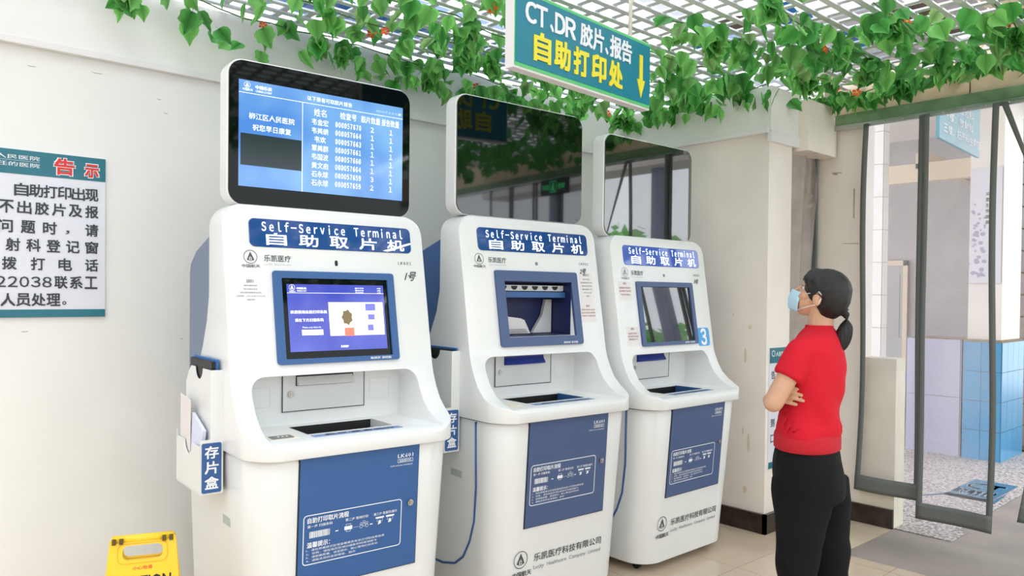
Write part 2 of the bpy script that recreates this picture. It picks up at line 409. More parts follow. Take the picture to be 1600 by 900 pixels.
# water stains on entrance wall
def stains():
    bm = bmesh.new()
    for (y0, y1, z0, z1) in ((2.40, 2.43, 2.30, 2.315), (2.28, 2.29, 2.0, 2.2), (2.37, 2.44, 2.31, 2.32), (2.25, 2.36, 1.83, 1.838)):
        flat(bm, [(y0, z0), (y1, z0+.004), (y1, z1), (y0, z1-.002)], 0)
    for v in bm.verts: v.co = Vector((5.0735, v.co.x, v.co.z))
    fin('glue_mark', bm, mat('glue_stain', (190, 178, 160), .8, noise_amt=.3), bpy.data.objects['wall_entrance'])
stains()
def scuffs():
    bm = bmesh.new()
    def at(x, z, pts): 
        bm.faces.new([bm.verts.new((x+a, WY-.0006, z+b)) for a, b in pts])
    for (x, z, l) in ((.62, 2.42, .035), (.86, 2.44, .05), (1.14, 2.37, .02), (1.17, 2.31, .02), (1.55, 1.98, .02), (.60, 1.30, .03), (1.25, 1.25, .015)):
        at(x, z, [(0, 0), (l*.4, -.006), (l, -.004), (l, -.001), (l*.4, -.002)])
    fin('scuff_mark', bm, mat('scuff', (176, 172, 160), .8), bpy.data.objects['wall_back'])
    bm = bmesh.new()
    for (y, z, l, h) in ((2.72, 1.36, .012, .02), (2.60, 1.28, .03, .03), (2.63, 1.10, .02, .10), (2.64, .62, .012, .05), (2.60, .55, .02, .13), (2.62, .25, .03, .05)):
        bm.faces.new([bm.verts.new((4.3394, y+l*math.cos(a)*.5, z+h*.5*math.sin(a))) for a in (0, .9, 1.7, 2.6, 3.4, 4.4, 5.3)])
    fin('stain_mark', bm, mat('yellow_stain', (222, 208, 180), .7, noise_amt=.1), bpy.data.objects['wall_end'])
scuffs()

# ---------------------------------------------------------------- lattice ceiling and roof above
ceil = bpy.data.objects.new('ceiling', None); C.objects.link(ceil); ceil['kind'] = 'structure'; ceil.location = (0, 0, 2.85)
def lattice():
    bm = bmesh.new(); box(bm, 0, 5.8, -.017, .017, 0, .009); mx = bm2me(bm, 'slat'); mx.materials.append(M_slat)
    bm = bmesh.new(); box(bm, -.017, .017, -1.2, 3.74, .010, .019); my = bm2me(bm, 'slat'); my.materials.append(M_slat)
    y = 3.70
    while y > -1.2:
        o = link('slat', mx, None, ceil); o.location = (-.75, y+random.uniform(-.006, .006), random.uniform(0, .001)); y -= .105
    x = -.7
    while x < 5.03:
        o = link('slat', my, None, ceil); o.location = (x, random.uniform(-.004, .004), 0); x += .125
lattice()
# steel beams and sheets over the lattice
rf = bpy.data.objects.new('roof', None); C.objects.link(rf); rf['kind'] = 'structure'
for y in (3.45, 2.6, 1.7, .8, -.1):
    boxo('beam', (-1, 5.3, y-.03, y+.03, 3.05, 3.12), M_trim, rf)
for x in (1.4, 2.9, 4.4):
    boxo('beam', (x-.04, x+.04, -1.2, 3.7, 3.13, 3.22), M_trim, rf)
def sheet(x0, x1, y0, y1, z, m, name='roof_sheet'):
    bm = bmesh.new(); n = max(4, int((x1-x0)/.05)); top = []; bot = []
    for i in range(n+1):
        x = x0+(x1-x0)*i/n; zz = z+(.018 if i % 4 in (1, 2) else 0)
        top.append((bm.verts.new((x, y0, zz)), bm.verts.new((x, y1, zz)))); bot.append((bm.verts.new((x, y0, zz-.003)), bm.verts.new((x, y1, zz-.003))))
    for a, b in zip(top, top[1:]): bm.faces.new((a[0], b[0], b[1], a[1]))
    for a, b in zip(bot, bot[1:]): bm.faces.new((a[1], b[1], b[0], a[0]))
    return fin(name, bm, m, rf)
for (x0, x1, y0, y1, z, m) in ((1.45, 3.2, 3.42, 3.72, 2.925, M_roofblue), (3.7, 4.2, 2.5, 2.7, 2.925, M_roofblue), (3.5, 3.85, 1.95, 2.15, 2.925, M_roofblue), (4.1, 4.5, 1.8, 2.0, 2.925, M_roofblue), (3.5, 3.8, 2.2, 2.35, 2.925, M_brown), (4.0, 4.6, 1.45, 1.65, 2.925, M_brown), (4.3, 4.9, 2.2, 2.35, 2.925, M_brown), (4.2, 5.0, .9, 1.1, 2.925, M_brown), (5.7, 8.0, -.6, 1.9, 3.6, M_panel), (5.6, 7.2, 1.9, 3.6, 3.6, M_gray)):
    sheet(x0, x1, y0, y1, z, m)

# ---------------------------------------------------------------- kiosks
FY = lambda z: .252+.178*(z-1.4)          # upper face plane
DY = lambda z: .056*(.9-z)                # lower door plane
def shell_mesh(window):
    prof = [(-.028, .885), (-.034, .905), (-.030, .930), (-.005, .950), (.05, .965), (.10, .99), (.145, 1.03), (.176, 1.08), (.199, 1.13), (FY(1.17), 1.17), (FY(1.20), 1.20)]
    prof += [(FY(z), z) for z in (1.28, 1.4, 1.6, 1.78)] + [(FY(1.80)+.012, 1.81), (.44, 1.812), (.465, 1.79), (.465, 1.46), (.49, 1.36), (.54, 1.26), (.62, 1.15), (.71, 1.07), (.80, 1.02), (.80, .885)]
    bm = bmesh.new(); prism(bm, prof, -.6, .6, 'x'); A = bm2me(bm)
    bm = bmesh.new(); prism(bm, rrect(-.425, .440, .80, 1.811, .085, 8, (0, 0, 1, 1)), -.3, 1.2, 'y'); B = bm2me(bm)
    bm = bmesh.new(); prism(bm, rrect(-.425, .440, -.034, .795, .14, 10, (1, 1, .2, .2)), .7, 2.0, 'z'); D = bm2me(bm)
    r = csg(A, B, 'INTERSECT'); r = csg(r, D, 'INTERSECT')
    bm = bmesh.new(); prism(bm, rrect(-.352, .355, .944, 1.157, .055, 8, (0, 0, 1, 1)), -.3, .358, 'y'); N_ = bm2me(bm)
    r = csg(r, N_, 'DIFFERENCE')
    bm = bmesh.new(); box(bm, -.165, .195, .12, .305, .888, 1.0); r = csg(r, bm2me(bm), 'DIFFERENCE')
    if window:
        bm = bmesh.new(); box(bm, -.197, .232, -.2, .440, 1.243, 1.508); r = csg(r, bm2me(bm), 'DIFFERENCE')
    bm = bmesh.new(); bm.from_mesh(r)
    bmesh.ops.remove_doubles(bm, verts=bm.verts, dist=.0004)
    bmesh.ops.dissolve_limit(bm, angle_limit=.01, verts=bm.verts, edges=bm.edges); r2 = bpy.data.meshes.new('front_shell'); bm.to_mesh(r2); bm.free()
    r2 = evalmesh(r2, [('BEVEL', dict(width=.009, segments=3, limit_method='ANGLE', angle_limit=math.radians(42), harden_normals=False, use_clamp_overlap=True))])
    r2.materials.clear(); auto(r2, 38); return r2
def cab_rings():
    R = []
    for z in (.045, .05, .3, .6, .865, .878):
        t = (z-.045)/.84; hw = .388+.032*t; y0 = DY(z)+.002; s = .006 if z in (.045, .878) else 0
        R.append([(p[0], p[1], z) for p in rrect(-hw+s+.008, hw-s+.008, y0+s, .79-s, .13, 10, (1, 1, .2, .2))])
    return R

def kiosk(k, pose, label):
    tx, ty, rz, sc, lean = pose
    K = thing('self_service_kiosk', label, 'kiosk', (tx, ty, 0), rz, 'self-service film kiosks along the wall')
    W = lambda v: Vector((v.x*(1+sc), v.y*(1+sc)+lean*(v.z-.9), v.z*(1+sc)))
    WF = lambda v: W(Vector((v.x, v.y+FY(v.z), v.z)))
    WD = lambda v: W(Vector((v.x, v.y+DY(v.z), v.z)))
    blue = M_blue if k == 0 else M_blueg
    def part(name, bm, m, parent=K, smooth=False, warp=W): return fin(name, bm, m, parent, smooth, warp)
    sh = shell_mesh(k == 1)
    for v in sh.vertices: v.co = W(v.co)
    shell = link('front_shell', sh, M_white, K)
    bm = bmesh.new(); loft(bm, cab_rings()); part('cabinet', bm, M_white, smooth='auto')
    bm = bmesh.new(); prism(bm, rrect(-.405, .42, .03, .78, .12, 6, (1, 1, .2, .2)), .876, .887, 'z'); part('seam', bm, M_seam)
    bm = bmesh.new(); prism(bm, [(.44, 1.72), (.70, 1.64), (.775, 1.59), (.79, 1.55), (.79, 1.0), (.44, 1.0)], -.405, .42, 'x'); part('rear_housing', bm, M_rear if k == 0 else M_blue)
    # castors
    for (x, y) in ((-.30, .16), (.30, .14), (-.30, .68), (.30, .68)):
        bm = bmesh.new(); tube(bm, [(x-.012, y, .024), (x+.012, y, .024)], .0235, 14); tube(bm, [(x, y, .03), (x, y, .052)], .012, 8)
        part('castor', bm, M_dark, smooth='auto')
    # header
    hm = M_navy_refl if k == 2 else M_navy
    bm = bmesh.new(); prism(bm, rrect(-.327, .380, 1.648, 1.757, .022), -.004, .01, 'y', .002); hp = part('header_panel', bm, hm, warp=WF)
    bm = bmesh.new()
    addtext(bm, FW('Self-Service Terminal'), -.278, .338, 1.710, 1.748, -.0052, .012, 2)
    for i, ch in enumerate('自助取片机'):
        x = -.262+i*.131; addtext(bm, ch, x, x+.080, 1.657, 1.703, -.0052, .018)
    if k == 0:
        pts = [(.24, 1.655), (.30, 1.672), (.36, 1.690), (.378, 1.694), (.378, 1.688), (.34, 1.676), (.28, 1.657), (.26, 1.652)]
        flat(bm, pts, -.0053)
    part('lettering', bm, M_lit, hp, warp=WF)
    # camera dot
    bm = bmesh.new(); prism(bm, rrect(.017, .029, 1.583, 1.606, .006) if k == 0 else [(.021+.009*math.cos(a*PI/8), 1.596+.009*math.sin(a*PI/8)) for a in range(16)], -.002, .004, 'y'); part('camera_eye', bm, M_dark if k == 0 else M_ink2, warp=WF)
    # logos
    bm = bmesh.new(); logo(bm, -.326, 1.608, .026, -.0012); addtext(bm, '中国航天', -.360, -.291, 1.567, 1.580, -.0012, .02, 1)
    part('logo', bm, M_ink if k < 2 else M_ink2, warp=WF)
    bm = bmesh.new(); addtext(bm, '乐凯医疗', -.274, -.168, 1.592, 1.618, -.0012, .008, 2); part('maker_lettering', bm, M_ink, warp=WF); bm = bmesh.new(); addtext(bm, FW('LK601'), .310, .374, 1.598, 1.611, -.0012, .015, 2, .8)
    part('model_lettering', bm, M_ink, warp=WF)
    bm = bmesh.new(); addtext(bm, FW('Lucky Healthcare'), -.274, -.168, 1.576, 1.587, -.0012, .0, 1); part('small_lettering', bm, M_ink2, warp=WF)
    # hand written number
    bm = bmesh.new(); addtext(bm, ('1号', '2号', '3号')[k], *((.338, .388, 1.530, 1.568) if k == 0 else (.30, .34, 1.552, 1.580)), -.003 if k else -.0013, .02, 1)
    for v in bm.verts: v.co.x += (v.co.z-1.54)*.4
    part('handwriting', bm, M_ink, warp=WF)
    # touch screen
    if k == 1: x0, x1, z0, z1 = -.197, .232, 1.243, 1.508
    else: x0, x1, z0, z1 = -.214, .244, 1.220, 1.530
    bm = bmesh.new()
    O = rrect(-.247, .276, 1.200, 1.558, .012, 4); I = rrect(x0, x1, z0, z1, .0005, 4); yo, yi = -.012, .004
    A = [bm.verts.new((p[0], .004, p[1])) for p in O]; B = [bm.verts.new((p[0], yo, p[1])) for p in O]; D = [bm.verts.new((p[0], yo, p[1])) for p in I]; E_ = [bm.verts.new((p[0], yi, p[1])) for p in I]
    n = len(A)
    for P_, Q_ in ((A, B), (B, D), (D, E_)):
        for i in range(n): bm.faces.new((P_[i], P_[(i+1) % n], Q_[(i+1) % n], Q_[i]))
    fr = part('screen_frame', bm, blue, warp=WF)
    bm = bmesh.new(); addtext(bm, '触摸屏 请轻触', .140, .235, 1.206, 1.216, -.0128, .02, 1); part('lettering', bm, M_wprint, fr, warp=WF)
    if k != 1:
        bm = bmesh.new(); prism(bm, rrect(x0, x1, z0, z1, .001, 1), -.003, .003, 'y'); gl = part('touch_screen', bm, (M_black0, M_black, M_black2)[k], warp=WF)
    if k == 0:
        X0, X1, Z0, Z1 = -.193, .226, 1.246, 1.507
        bm = bmesh.new(); prism(bm, rrect(X0, X1, Z0, Z1, .001, 1), -.0036, .003, 'y')
        part('display', bm, stripes_display('kiosk_display', srgb(60, 66, 205), srgb(104, 122, 240), .8), gl, warp=WF)
        g = lambda u, v: (X0+(X1-X0)*u, Z1-(Z1-Z0)*v)
        def q(bm, u0, u1, v0, v1, y=-.0042): a = g(u0, v0); b = g(u1, v1); flat(bm, [(a[0], b[1]), (b[0], b[1]), (b[0], a[1]), (a[0], a[1])], y)
        def tx_(bm, s, u0, u1, v0, v1, bold=.01, y=-.0044): a = g(u0, v0); b = g(u1, v1); addtext(bm, s, a[0], b[0], b[1], a[1], y, bold, 1)
        bm = bmesh.new(); q(bm, 0, 1, .128, .133); q(bm, .12, .33, .68, .76)
        a = g(.05, .05); logo(bm, a[0], a[1], .012, -.0042)
        tx_(bm, '中国乐凯', .095, .19, .045, .078, .02); tx_(bm, 'CHINA LUCKY', .095, .19, .09, .11); tx_(bm, '中国航天', .02, .08, .10, .12)
        tx_(bm, '欢迎使用自助打印系统', .02, .38, .39, .44, .02); tx_(bm, '请在下方扫描条码', .06, .34, .51, .56, .02); tx_(bm, 'Please scan barcode', .13, .31, .63, .655, 0)
        for i, (s1, s2) in enumerate((('胶片打印', '12'), ('报告打印', '8'), ('激光相机', '35'))):
            tx_(bm, s1, .69, .78, .04+.035*i, .062+.035*i); tx_(bm, s2+'张', .93, .97, .04+.035*i, .062+.035*i)
        tx_(bm, '系统维护', .50, .58, .925, .96, .02)
        part('display_print', bm, mat('display_white', (240, 242, 255), .3, emit=.9), gl, warp=WF)
        pics = [('picture', (250, 248, 252), [(.40, .98, .27, .78)]), ('picture_floor', (236, 198, 196), [(.40, .98, .66, .78)]), ('picture_kiosk', (206, 200, 240), [(.79, .91, .40, .78)]), ('picture_blue', (96, 100, 214), [(.785, .895, .29, .40), (.80, .86, .62, .71), (.81, .88, .46, .54)]), ('picture_shirt', (238, 104, 84), [(.55, .65, .66, .785)])]
        for i, (nm, c, rs) in enumerate(pics):
            bm = bmesh.new()
            for r_ in rs: q(bm, *r_, y=-.0043-.0002*i)
            part(nm, bm, mat(nm, c, .3, emit=.85), gl, warp=WF)
        bm = bmesh.new(); a = g(.585, .50); ps = []
        for i in range(14):
            t = i/14*2*PI; rr = .024+(.006 if i % 2 else 0); ps.append((a[0]+rr*math.cos(t)*.85, a[1]+rr*1.1*math.sin(t)))
        flat(bm, ps, -.0052); part('picture_hair', bm, mat('picture_hair', (106, 92, 58), .3, emit=.6), gl, warp=WF)
    if k == 1:
        # open window: the machinery behind
        bm = bmesh.new()
        for d in ((-.199, -.195, 0, .435, 1.243, 1.508), (.230, .234, 0, .435, 1.243, 1.508), (-.197, .232, .425, .437, 1.243, 1.508), (-.197, .232, FY(1.245)-.0, .435, 1.243, 1.247), (-.197, .232, FY(1.5), .435, 1.504, 1.508)):
            d = list(d); d[2] = max(d[2], .26); box(bm, *d)
        iw = part('inner_housing', bm, mat('inner_navy', (22, 34, 84), .5))
        bm = bmesh.new(); box(bm, -.190, .228, .315, .335, 1.462, 1.490); bar = part('hanger_bar', bm, M_white2)
        for i in range(6):
            cx = -.160+i*.066; bm = bmesh.new(); prism(bm, [(cx+.019*math.cos(-a*PI/8), 1.486+.019*math.sin(-a*PI/8)) for a in range(9)], .3125, .316, 'y'); part('notch', bm, M_dark, bar)
        bm = bmesh.new(); box(bm, -.190, .228, .300, .345, 1.430, 1.458); part('cross_beam', bm, M_blue)
        bm = bmesh.new(); prism(bm, [(.10, 1.25), (.225, 1.25), (.225, 1.42), (.185, 1.42), (.165, 1.34)], .40, .42, 'y'); part('side_cheek', bm, M_white2)
        for i in range(3):
            bm = bmesh.new(); prism(bm, [(-.19, 1.25+.012*i), (.06-.02*i, 1.25+.012*i), (.02-.02*i, 1.318+.004*i), (-.19, 1.33+.008*i)], .37-.012*i, .38-.012*i, 'y'); part('paper_tray', bm, M_paper)
    # slot door in the niche
    bm = bmesh.new(); box(bm, -.172, .186, .3535, .360, .998, 1.141, .001); sd = part('slot_door', bm, M_white2)
    bm = bmesh.new()
    for d in ((-.174, -.1705, .352, .3545, .996, 1.143), (.1855, .188, .352, .3545, .996, 1.143), (-.174, .188, .352, .3545, .9955, .998)): box(bm, *d)
    part('gap', bm, M_seam, sd)
    bm = bmesh.new(); box(bm, -.117, .135, .3515, .3545, 1.098, 1.142); part('slot', bm, M_dark if k == 0 else mat('slot_blue', (30, 44, 130), .3), sd)
    bm = bmesh.new(); prism(bm, [(.357, 1.142), (.330, 1.106), (.333, 1.101), (.357, 1.10)], -.113, .131, 'x')
    part('flap', bm, M_white2 if k == 0 else mat('flap_blue', (34, 56, 150), .3), sd)
    bm = bmesh.new(); tube(bm, [(-.138, .356, 1.066), (-.138, .346, 1.066)], .0125, 16); tube(bm, [(-.138, .3465, 1.066), (-.138, .344, 1.066)], .006, 10); part('lock', bm, M_steel, sd, 'auto')
    bm = bmesh.new(); frame(bm, .215, .31, 1.02, 1.11, .004, .0016, .3572)
    frame(bm, -.32, -.22, 1.02, 1.10, .004, .0016, .3572); part('groove', bm, mat('faint_groove', (214, 214, 212), .5))
    # output tray
    bm = bmesh.new(); box(bm, -.163, .193, .122, .303, .889, .893); part('output_tray', bm, M_dark)
    tc_ = M_white2 if k == 0 else M_blue
    bm = bmesh.new(); box(bm, .1925, .1955, .121, .304, .889, .946); part('tray_lining', bm, tc_)
    bm = bmesh.new(); box(bm, -.1655, -.1625, .121, .304, .889, .943); box(bm, -.163, .193, .3035, .3055, .889, .943); part('tray_wall', bm, M_dark)
    bm = bmesh.new(); prism(bm, [(.17, .890), (.193, .890), (.193, .9435), (.175, .9435)], .125, .3, 'y') if False else box(bm, -.163, .193, .118, .1225, .889, .93); part('tray_front', bm, M_dark)
    bm = bmesh.new(); prism(bm, rrect(-.170, .200, .045, .088, .002), .944, .9455, 'z'); lp = part('outlet_label', bm, mat('label_blue', (122, 148, 190), .5))
    bm = bmesh.new(); addtext(bm, '胶片/报告出口', -.12, .165, .054, .079, 0, .02, 1)
    for v in bm.verts: v.co = Vector((v.co.x, v.co.z, .9462))
    part('lettering', bm, M_wprint, lp)
    bm = bmesh.new(); prism(bm, rrect(-.325, -.215, .07, .16, .004), .944, .9452, 'z'); rp = part('reader_plate', bm, mat('cream_plate', (232, 226, 206), .4))
    if k == 0:
        bm = bmesh.new(); prism(bm, rrect(-.312, -.232, .085, .135, .003), .945, .948, 'z'); part('card_reader', bm, mat('grey_reader', (118, 118, 118), .5), rp)
        bm = bmesh.new()
        for i in range(3): prism(bm, rrect(-.288+.016*i, -.280+.016*i, .103, .114, .002), .948, .9486, 'z')
        part('reader_keys', bm, M_wprint, rp)
    # door
    bm = bmesh.new(); box(bm, -.249, .249, -.0015, .004, .400, .884); part('door_gap', bm, M_seam, warp=WD)
    bm = bmesh.new(); box(bm, -.245, .245, -.006, .004, .404, .881, .0015); dr = part('door', bm, blue, warp=WD)
    dz = (0, .012, -.018)[k]
    bx0, bx1, bz0, bz1 = -.229, .175, .489+dz, .673+dz
    g = lambda u, v: (bx0+(bx1-bx0)*u, bz1-(bz1-bz0)*v)
    bm = bmesh.new(); frame(bm, bx0, bx1, bz0, bz1, .014, .0032, -.0068)
    def T(s, u0, u1, v0, v1, bold=.01): a = g(u0, v0); b = g(u1, v1); addtext(bm, s, a[0], b[0], b[1], a[1], -.0068, bold, 1)
    def Q(u0, u1, v0, v1, y=-.0068): a = g(u0, v0); b = g(u1, v1); flat(bm, [(a[0], b[1]), (b[0], b[1]), (b[0], a[1]), (a[0], a[1])], y)
    T('自助打印取片流程', .04, .44, .06, .17, .025); T('第一步 扫描条码', .04, .28, .205, .265); T('第二步 等待打印', .41, .64, .205, .265); T('第三步 取报告/胶片', .70, .95, .205, .265)
    u = .06
    random.seed(3)
    while u < .26:
        wv = random.choice((.003, .005, .008)); Q(u, u+wv, .34, .47); u += wv+random.choice((.003, .004))
    Q(.31, .34, .41, .43); Q(.66, .69, .41, .43); Q(.49, .545, .415, .42)
    a = g(.44, .41); fx = lambda px, pz: (a[0]+px, a[1]+pz)
    frame(bm, a[0]-.010, a[0]+.010, a[1]+.004, a[1]+.016, .001, .0012, -.0068); flat(bm, [fx(-.016, -.006), fx(.016, -.006), fx(.016, .008), fx(-.016, .008)], -.0068); frame(bm, a[0]-.009, a[0]+.009, a[1]-.013, a[1]-.003, .001, .0012, -.0069)
    for du, dv in ((.57, .37), (.60, .34), (.63, .37)):
        a = g(du, dv); ring(bm, a[0], a[1], .0038, .005, -.0068, 10); ring(bm, a[0], a[1]-.011, .0052, .0064, -.0068, 10)
    for du in (.765, .875):
        a = g(du, .33); flat(bm, [(a[0]-.018, a[1]), (a[0]+.018, a[1]), (a[0]+.018, a[1]+.006), (a[0]-.018, a[1]+.006)], -.0068)
        frame(bm, a[0]-.012, a[0]+.012, a[1]-.012, a[1], .001, .001, -.0068)
        flat(bm, [(a[0]-.004, a[1]-.008), (a[0]+.003, a[1]-.008), (a[0]+.006, a[1]-.020), (a[0]-.008, a[1]-.024)], -.0069)
    T('温馨提示：', .04, .26, .55, .66, .025)
    for i, (s, e) in enumerate((('1、请在屏幕提示区域查看是否有自己可取结果信息', .82), ('2、如有，请在指定区域扫描条形码或读刷卡', .74), ('3、请根据屏幕、语音提示，耐心等待打印完毕', .75), ('4、请取走您的全部报告、胶片', .52))): T(s, .035, e, .685+.07*i, .732+.07*i, .004)
    addtext(bm, 'LK601', .150, .218, .836, .851, -.0068, .015, 1); addtext(bm, 'Self-service terminal', .118, .216, .804, .811, -.0068, 0, 1)
    frame(bm, .150, .218, .817, .831, .001, .0015, -.0068); addtext(bm, '自助取片机', .158, .210, .8195, .8285, -.0068, .01, 1)
    part('lettering', bm, M_wprint, dr, warp=WD)
    bm = bmesh.new(); tube(bm, [(.211, .002, .653), (.211, -.014, .653)], .0125, 16); box(bm, .206, .216, -.020, -.012, .645, .661, .002); part('lock', bm, M_steel, dr, 'auto', WD)
    # company print under the door
    bm = bmesh.new(); logo(bm, -.255, .262, .040, -.0005); addtext(bm, '乐凯医疗科技有限公司', -.178, .250, .238, .274, -.0005, .008, 2); addtext(bm, '中国航天', -.30, -.19, .184, .208, -.0005, .02, 2)
    part('company_lettering', bm, M_ink, warp=WD)
    bm = bmesh.new(); addtext(bm, 'Lucky  Healthcare  Company  Limited', -.178, .248, .196, .220, -.0005, 0, 2); part('company_small_lettering', bm, M_ink2, warp=WD)
    # side grips
    for (y0, y1, z0, z1) in ((.66, .745, .645, .672), (.27, .35, .60, .632)) if k == 0 else ((.29, .38, .60, .632),):
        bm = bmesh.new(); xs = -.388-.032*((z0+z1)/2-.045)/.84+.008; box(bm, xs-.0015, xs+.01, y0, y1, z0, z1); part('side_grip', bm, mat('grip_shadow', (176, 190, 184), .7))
    if k:
        # curved blue line on the side of the cabinet
        bm = bmesh.new(); pts = []
        for (y_, z_) in ((.175, .875), (.18, .58), (.20, .42), (.237, .32), (.29, .235), (.36, .185), (.46, .16), (.60, .155)):
            hw = .388+.032*(z_-.045)/.84; pts.append((-hw+.0075, y_, z_))
        tube(bm, pts, .006, 6); part('blue_piping', bm, M_blue, smooth=True)
    # film pocket box on the left side
    if k < 2:
        y0, y1 = .292, .60; xw = -.426
        bm = bmesh.new()
        notch = lambda yc, zt, r: [(yc+r*math.cos(PI+a*PI/8), zt+r*math.sin(PI+a*PI/8)*.9) for a in range(9)]
        outer = [(y0, .73), (y0, .905), ((y0+y1)/2-.06, .905)]+[(p[0], p[1]) for p in notch((y0+y1)/2, .905, .052)]+[((y0+y1)/2+.06, .905), (y1, .905), (y1, .73)]
        prism(bm, outer, -.505, -.500, 'x')
        inner = [(y0, .73), (y0, 1.185), (y0+.07, 1.185)]+notch((y0+y1)/2-.01, 1.185, .05)+[(y0+.24, 1.185), (y1-.03, 1.16), (y1, 1.12), (y1, .73)]
        prism(bm, inner, -.469, -.465, 'x')
        box(bm, -.505, -.423, y0-.003, y0+.001, .73, .93); box(bm, -.469, -.423, y0-.003, y0+.001, .93, 1.185); box(bm, -.505, -.423, y1-.001, y1+.003, .73, .93); box(bm, -.505, -.423, y0, y1, .727, .732); box(bm, -.469, -.423, y1-.001, y1+.003, .93, 1.12)
        # front flank of the outer pocket rises to the label top
        sb = part('film_pocket', bm, M_white)
        bm = bmesh.new(); prism(bm, rrect(-.500, -.430, .735, .918, .006), y0-.006, y0-.002, 'y'); lb = part('pocket_label', bm, M_blue)
        bm = bmesh.new()
        for i, ch in enumerate('存片盒'): addtext(bm, ch, -.489, -.441, .862-.056*i, .906-.056*i, y0-.0068, .03)
        part('lettering', bm, M_wprint, lb)
    # paper notices
    def note(x0, x1, z0, z1, rows, m=M_paper, ink=M_ink2, hd=True, stamp=None):
        bm = bmesh.new(); prism(bm, rrect(x0, x1, z0, z1, .001, 1), -.0009, .001, 'y'); nn = part('paper_notice', bm, m, warp=WF)
        bm = bmesh.new()
        for i, (s, a, b) in enumerate(rows):
            zt = z1-(z1-z0)*a; zb = z1-(z1-z0)*b; cx = (x0+x1)/2; ww = (x1-x0)*.86*min(1, len(s)/max(len(r[0]) for r in rows)); addtext(bm, s, cx-ww/2, cx+ww/2, zb, zt, -.0014, .01, 1)
        part('lettering', bm, ink, nn, warp=WF)
    if k == 0:
        note(-.397, -.268, 1.405, 1.552, (('温馨提示', .2, .29), ('请您扫描条形码', .34, .38), ('取片后核对姓名', .43, .47), ('如有问题请到服务台咨询', .52, .56), ('工作时间：上午八点至下午五点半', .61, .65), ('谢谢合作', .70, .74)), mat('notice_film', (234, 235, 234), .3))
    elif k == 1:
        note(.300, .395, 1.405, 1.560, (('温馨提示', .04, .12), ('取片时间', .2, .25), ('普通放射半小时', .31, .36), ('彩超当时可取', .42, .47), ('磁共振两小时', .53, .58), ('下午五点前', .64, .69), ('谢谢', .75, .8)))
        note(.285, .395, 1.310, 1.402, (('通知', .08, .2), ('请取片病人看清', .3, .4), ('核对姓名后再取', .47, .57), ('走胶片与报告单', .64, .74)), ink=mat('red_grey_print', (168, 120, 120), .7))
        bm = bmesh.new(); box(bm, -.348, -.285, .330, .3575, .990, 1.085) if False else prism(bm, rrect(-.335, -.285, 1.0, 1.075, .003), .3565, .3585, 'y'); part('sticker', bm, mat('pale_sticker', (206, 206, 222), .4))
    else:
        note(-.395, -.285, 1.455, 1.556, (('通知', .05, .17), ('请取胶片的病人', .3, .4), ('看清楚打印的是', .47, .57), ('不是本人胶片', .66, .76)), ink=mat('red_grey_print', (168, 120, 120), .7))
        note(-.365, -.262, 1.205, 1.310, (('通知', .05, .17), ('取报告与胶片', .3, .4), ('请扫描条形码后', .45, .55), ('等待报告打印', .6, .7)), ink=mat('red_grey_print', (168, 120, 120), .7))
        bm = bmesh.new(); prism(bm, rrect(.285, .405, 1.182, 1.290, .02), -.0009, .001, 'y'); st = part('number_sticker', bm, mat('sky_blue', (70, 160, 226), .4), warp=WF)
        bm = bmesh.new(); addtext(bm, FW('3'), .318, .372, 1.190, 1.283, -.0014, .03, 3); part('lettering', bm, M_wprint, st, warp=WF)
    # monitor on top
    sX0, sX1, mz0, mz1 = ((-.390, .397, 1.810, 2.360), (-.424, .386, 1.854, 2.418), (-.409, .388, 1.802, 2.357))[k]
    I = lambda v: Vector(v)
    bm = bmesh.new(); prism(bm, rrect(sX0-.006, sX1+.006, mz0-.004, mz1+.006, .062, 8), .352, .43, 'y', .004); mo = part('monitor', bm, M_white, smooth='auto', warp=I)
    bm = bmesh.new(); box(bm, -.12, .12, .38, .44, 1.78, mz0+.01); part('monitor_neck', bm, M_white2, mo, warp=I)
    bm = bmesh.new(); prism(bm, rrect(sX0, sX1, mz0, mz1, .056, 8), .346, .354, 'y', .001); part('screen_glass', bm, (M_black0, M_black, M_black2)[k], mo, warp=I)
    bm = bmesh.new(); addtext(bm, 'AUO', sX1-.045, sX1-.028, mz0+.018, mz0+.024, .3455, 0, 1); part('small_lettering', bm, M_ink, mo, warp=I)
    if k == 0:
        # lit display, positions as fractions of the lit area
        X0, X1, Z0, Z1 = sX0+.036, sX1-.037, mz0+.070, mz1-.074
        g = lambda u, v: (X0+(X1-X0)*u, Z1-(Z1-Z0)*v)
        bm = bmesh.new(); flat(bm, [(X0, Z0), (X1, Z0), (X1, Z1), (X0, Z1)], .3452)
        part('display', bm, stripes_display('monitor_display', srgb(78, 142, 226), srgb(140, 196, 246), .95), mo, warp=I)
        bm = bmesh.new()
        def q(u0, u1, v0, v1, y=.3447): a = g(u0, v0); b = g(u1, v1); flat(bm, [(a[0], b[1]), (b[0], b[1]), (b[0], a[1]), (a[0], a[1])], y)
        def t_(s, u0, u1, v0, v1, bold=.005): a = g(u0, v0); b = g(u1, v1); addtext(bm, s, a[0], b[0], b[1], a[1], .3446, bold, 1)
        q(0, 1, .118, .122); q(.355, .3575, .12, 1)
        a = g(.045, .045); logo(bm, a[0], a[1], .012, .3446); t_('中国航天', .02, .075, .075, .10); t_('中国乐凯', .09, .18, .035, .07, .02); t_('CHINA LUCKY', .09, .18, .08, .10)
        t_('以下患者可取胶片报告', .385, .66, .045, .09); t_(FW('2020-06-17 10:16:01 ')+'星期三', .82, .99, .065, .09, 0)
        t_('柳江区人民医院', .055, .31, .30, .36); t_('祝您早日康复', .075, .29, .405, .465)
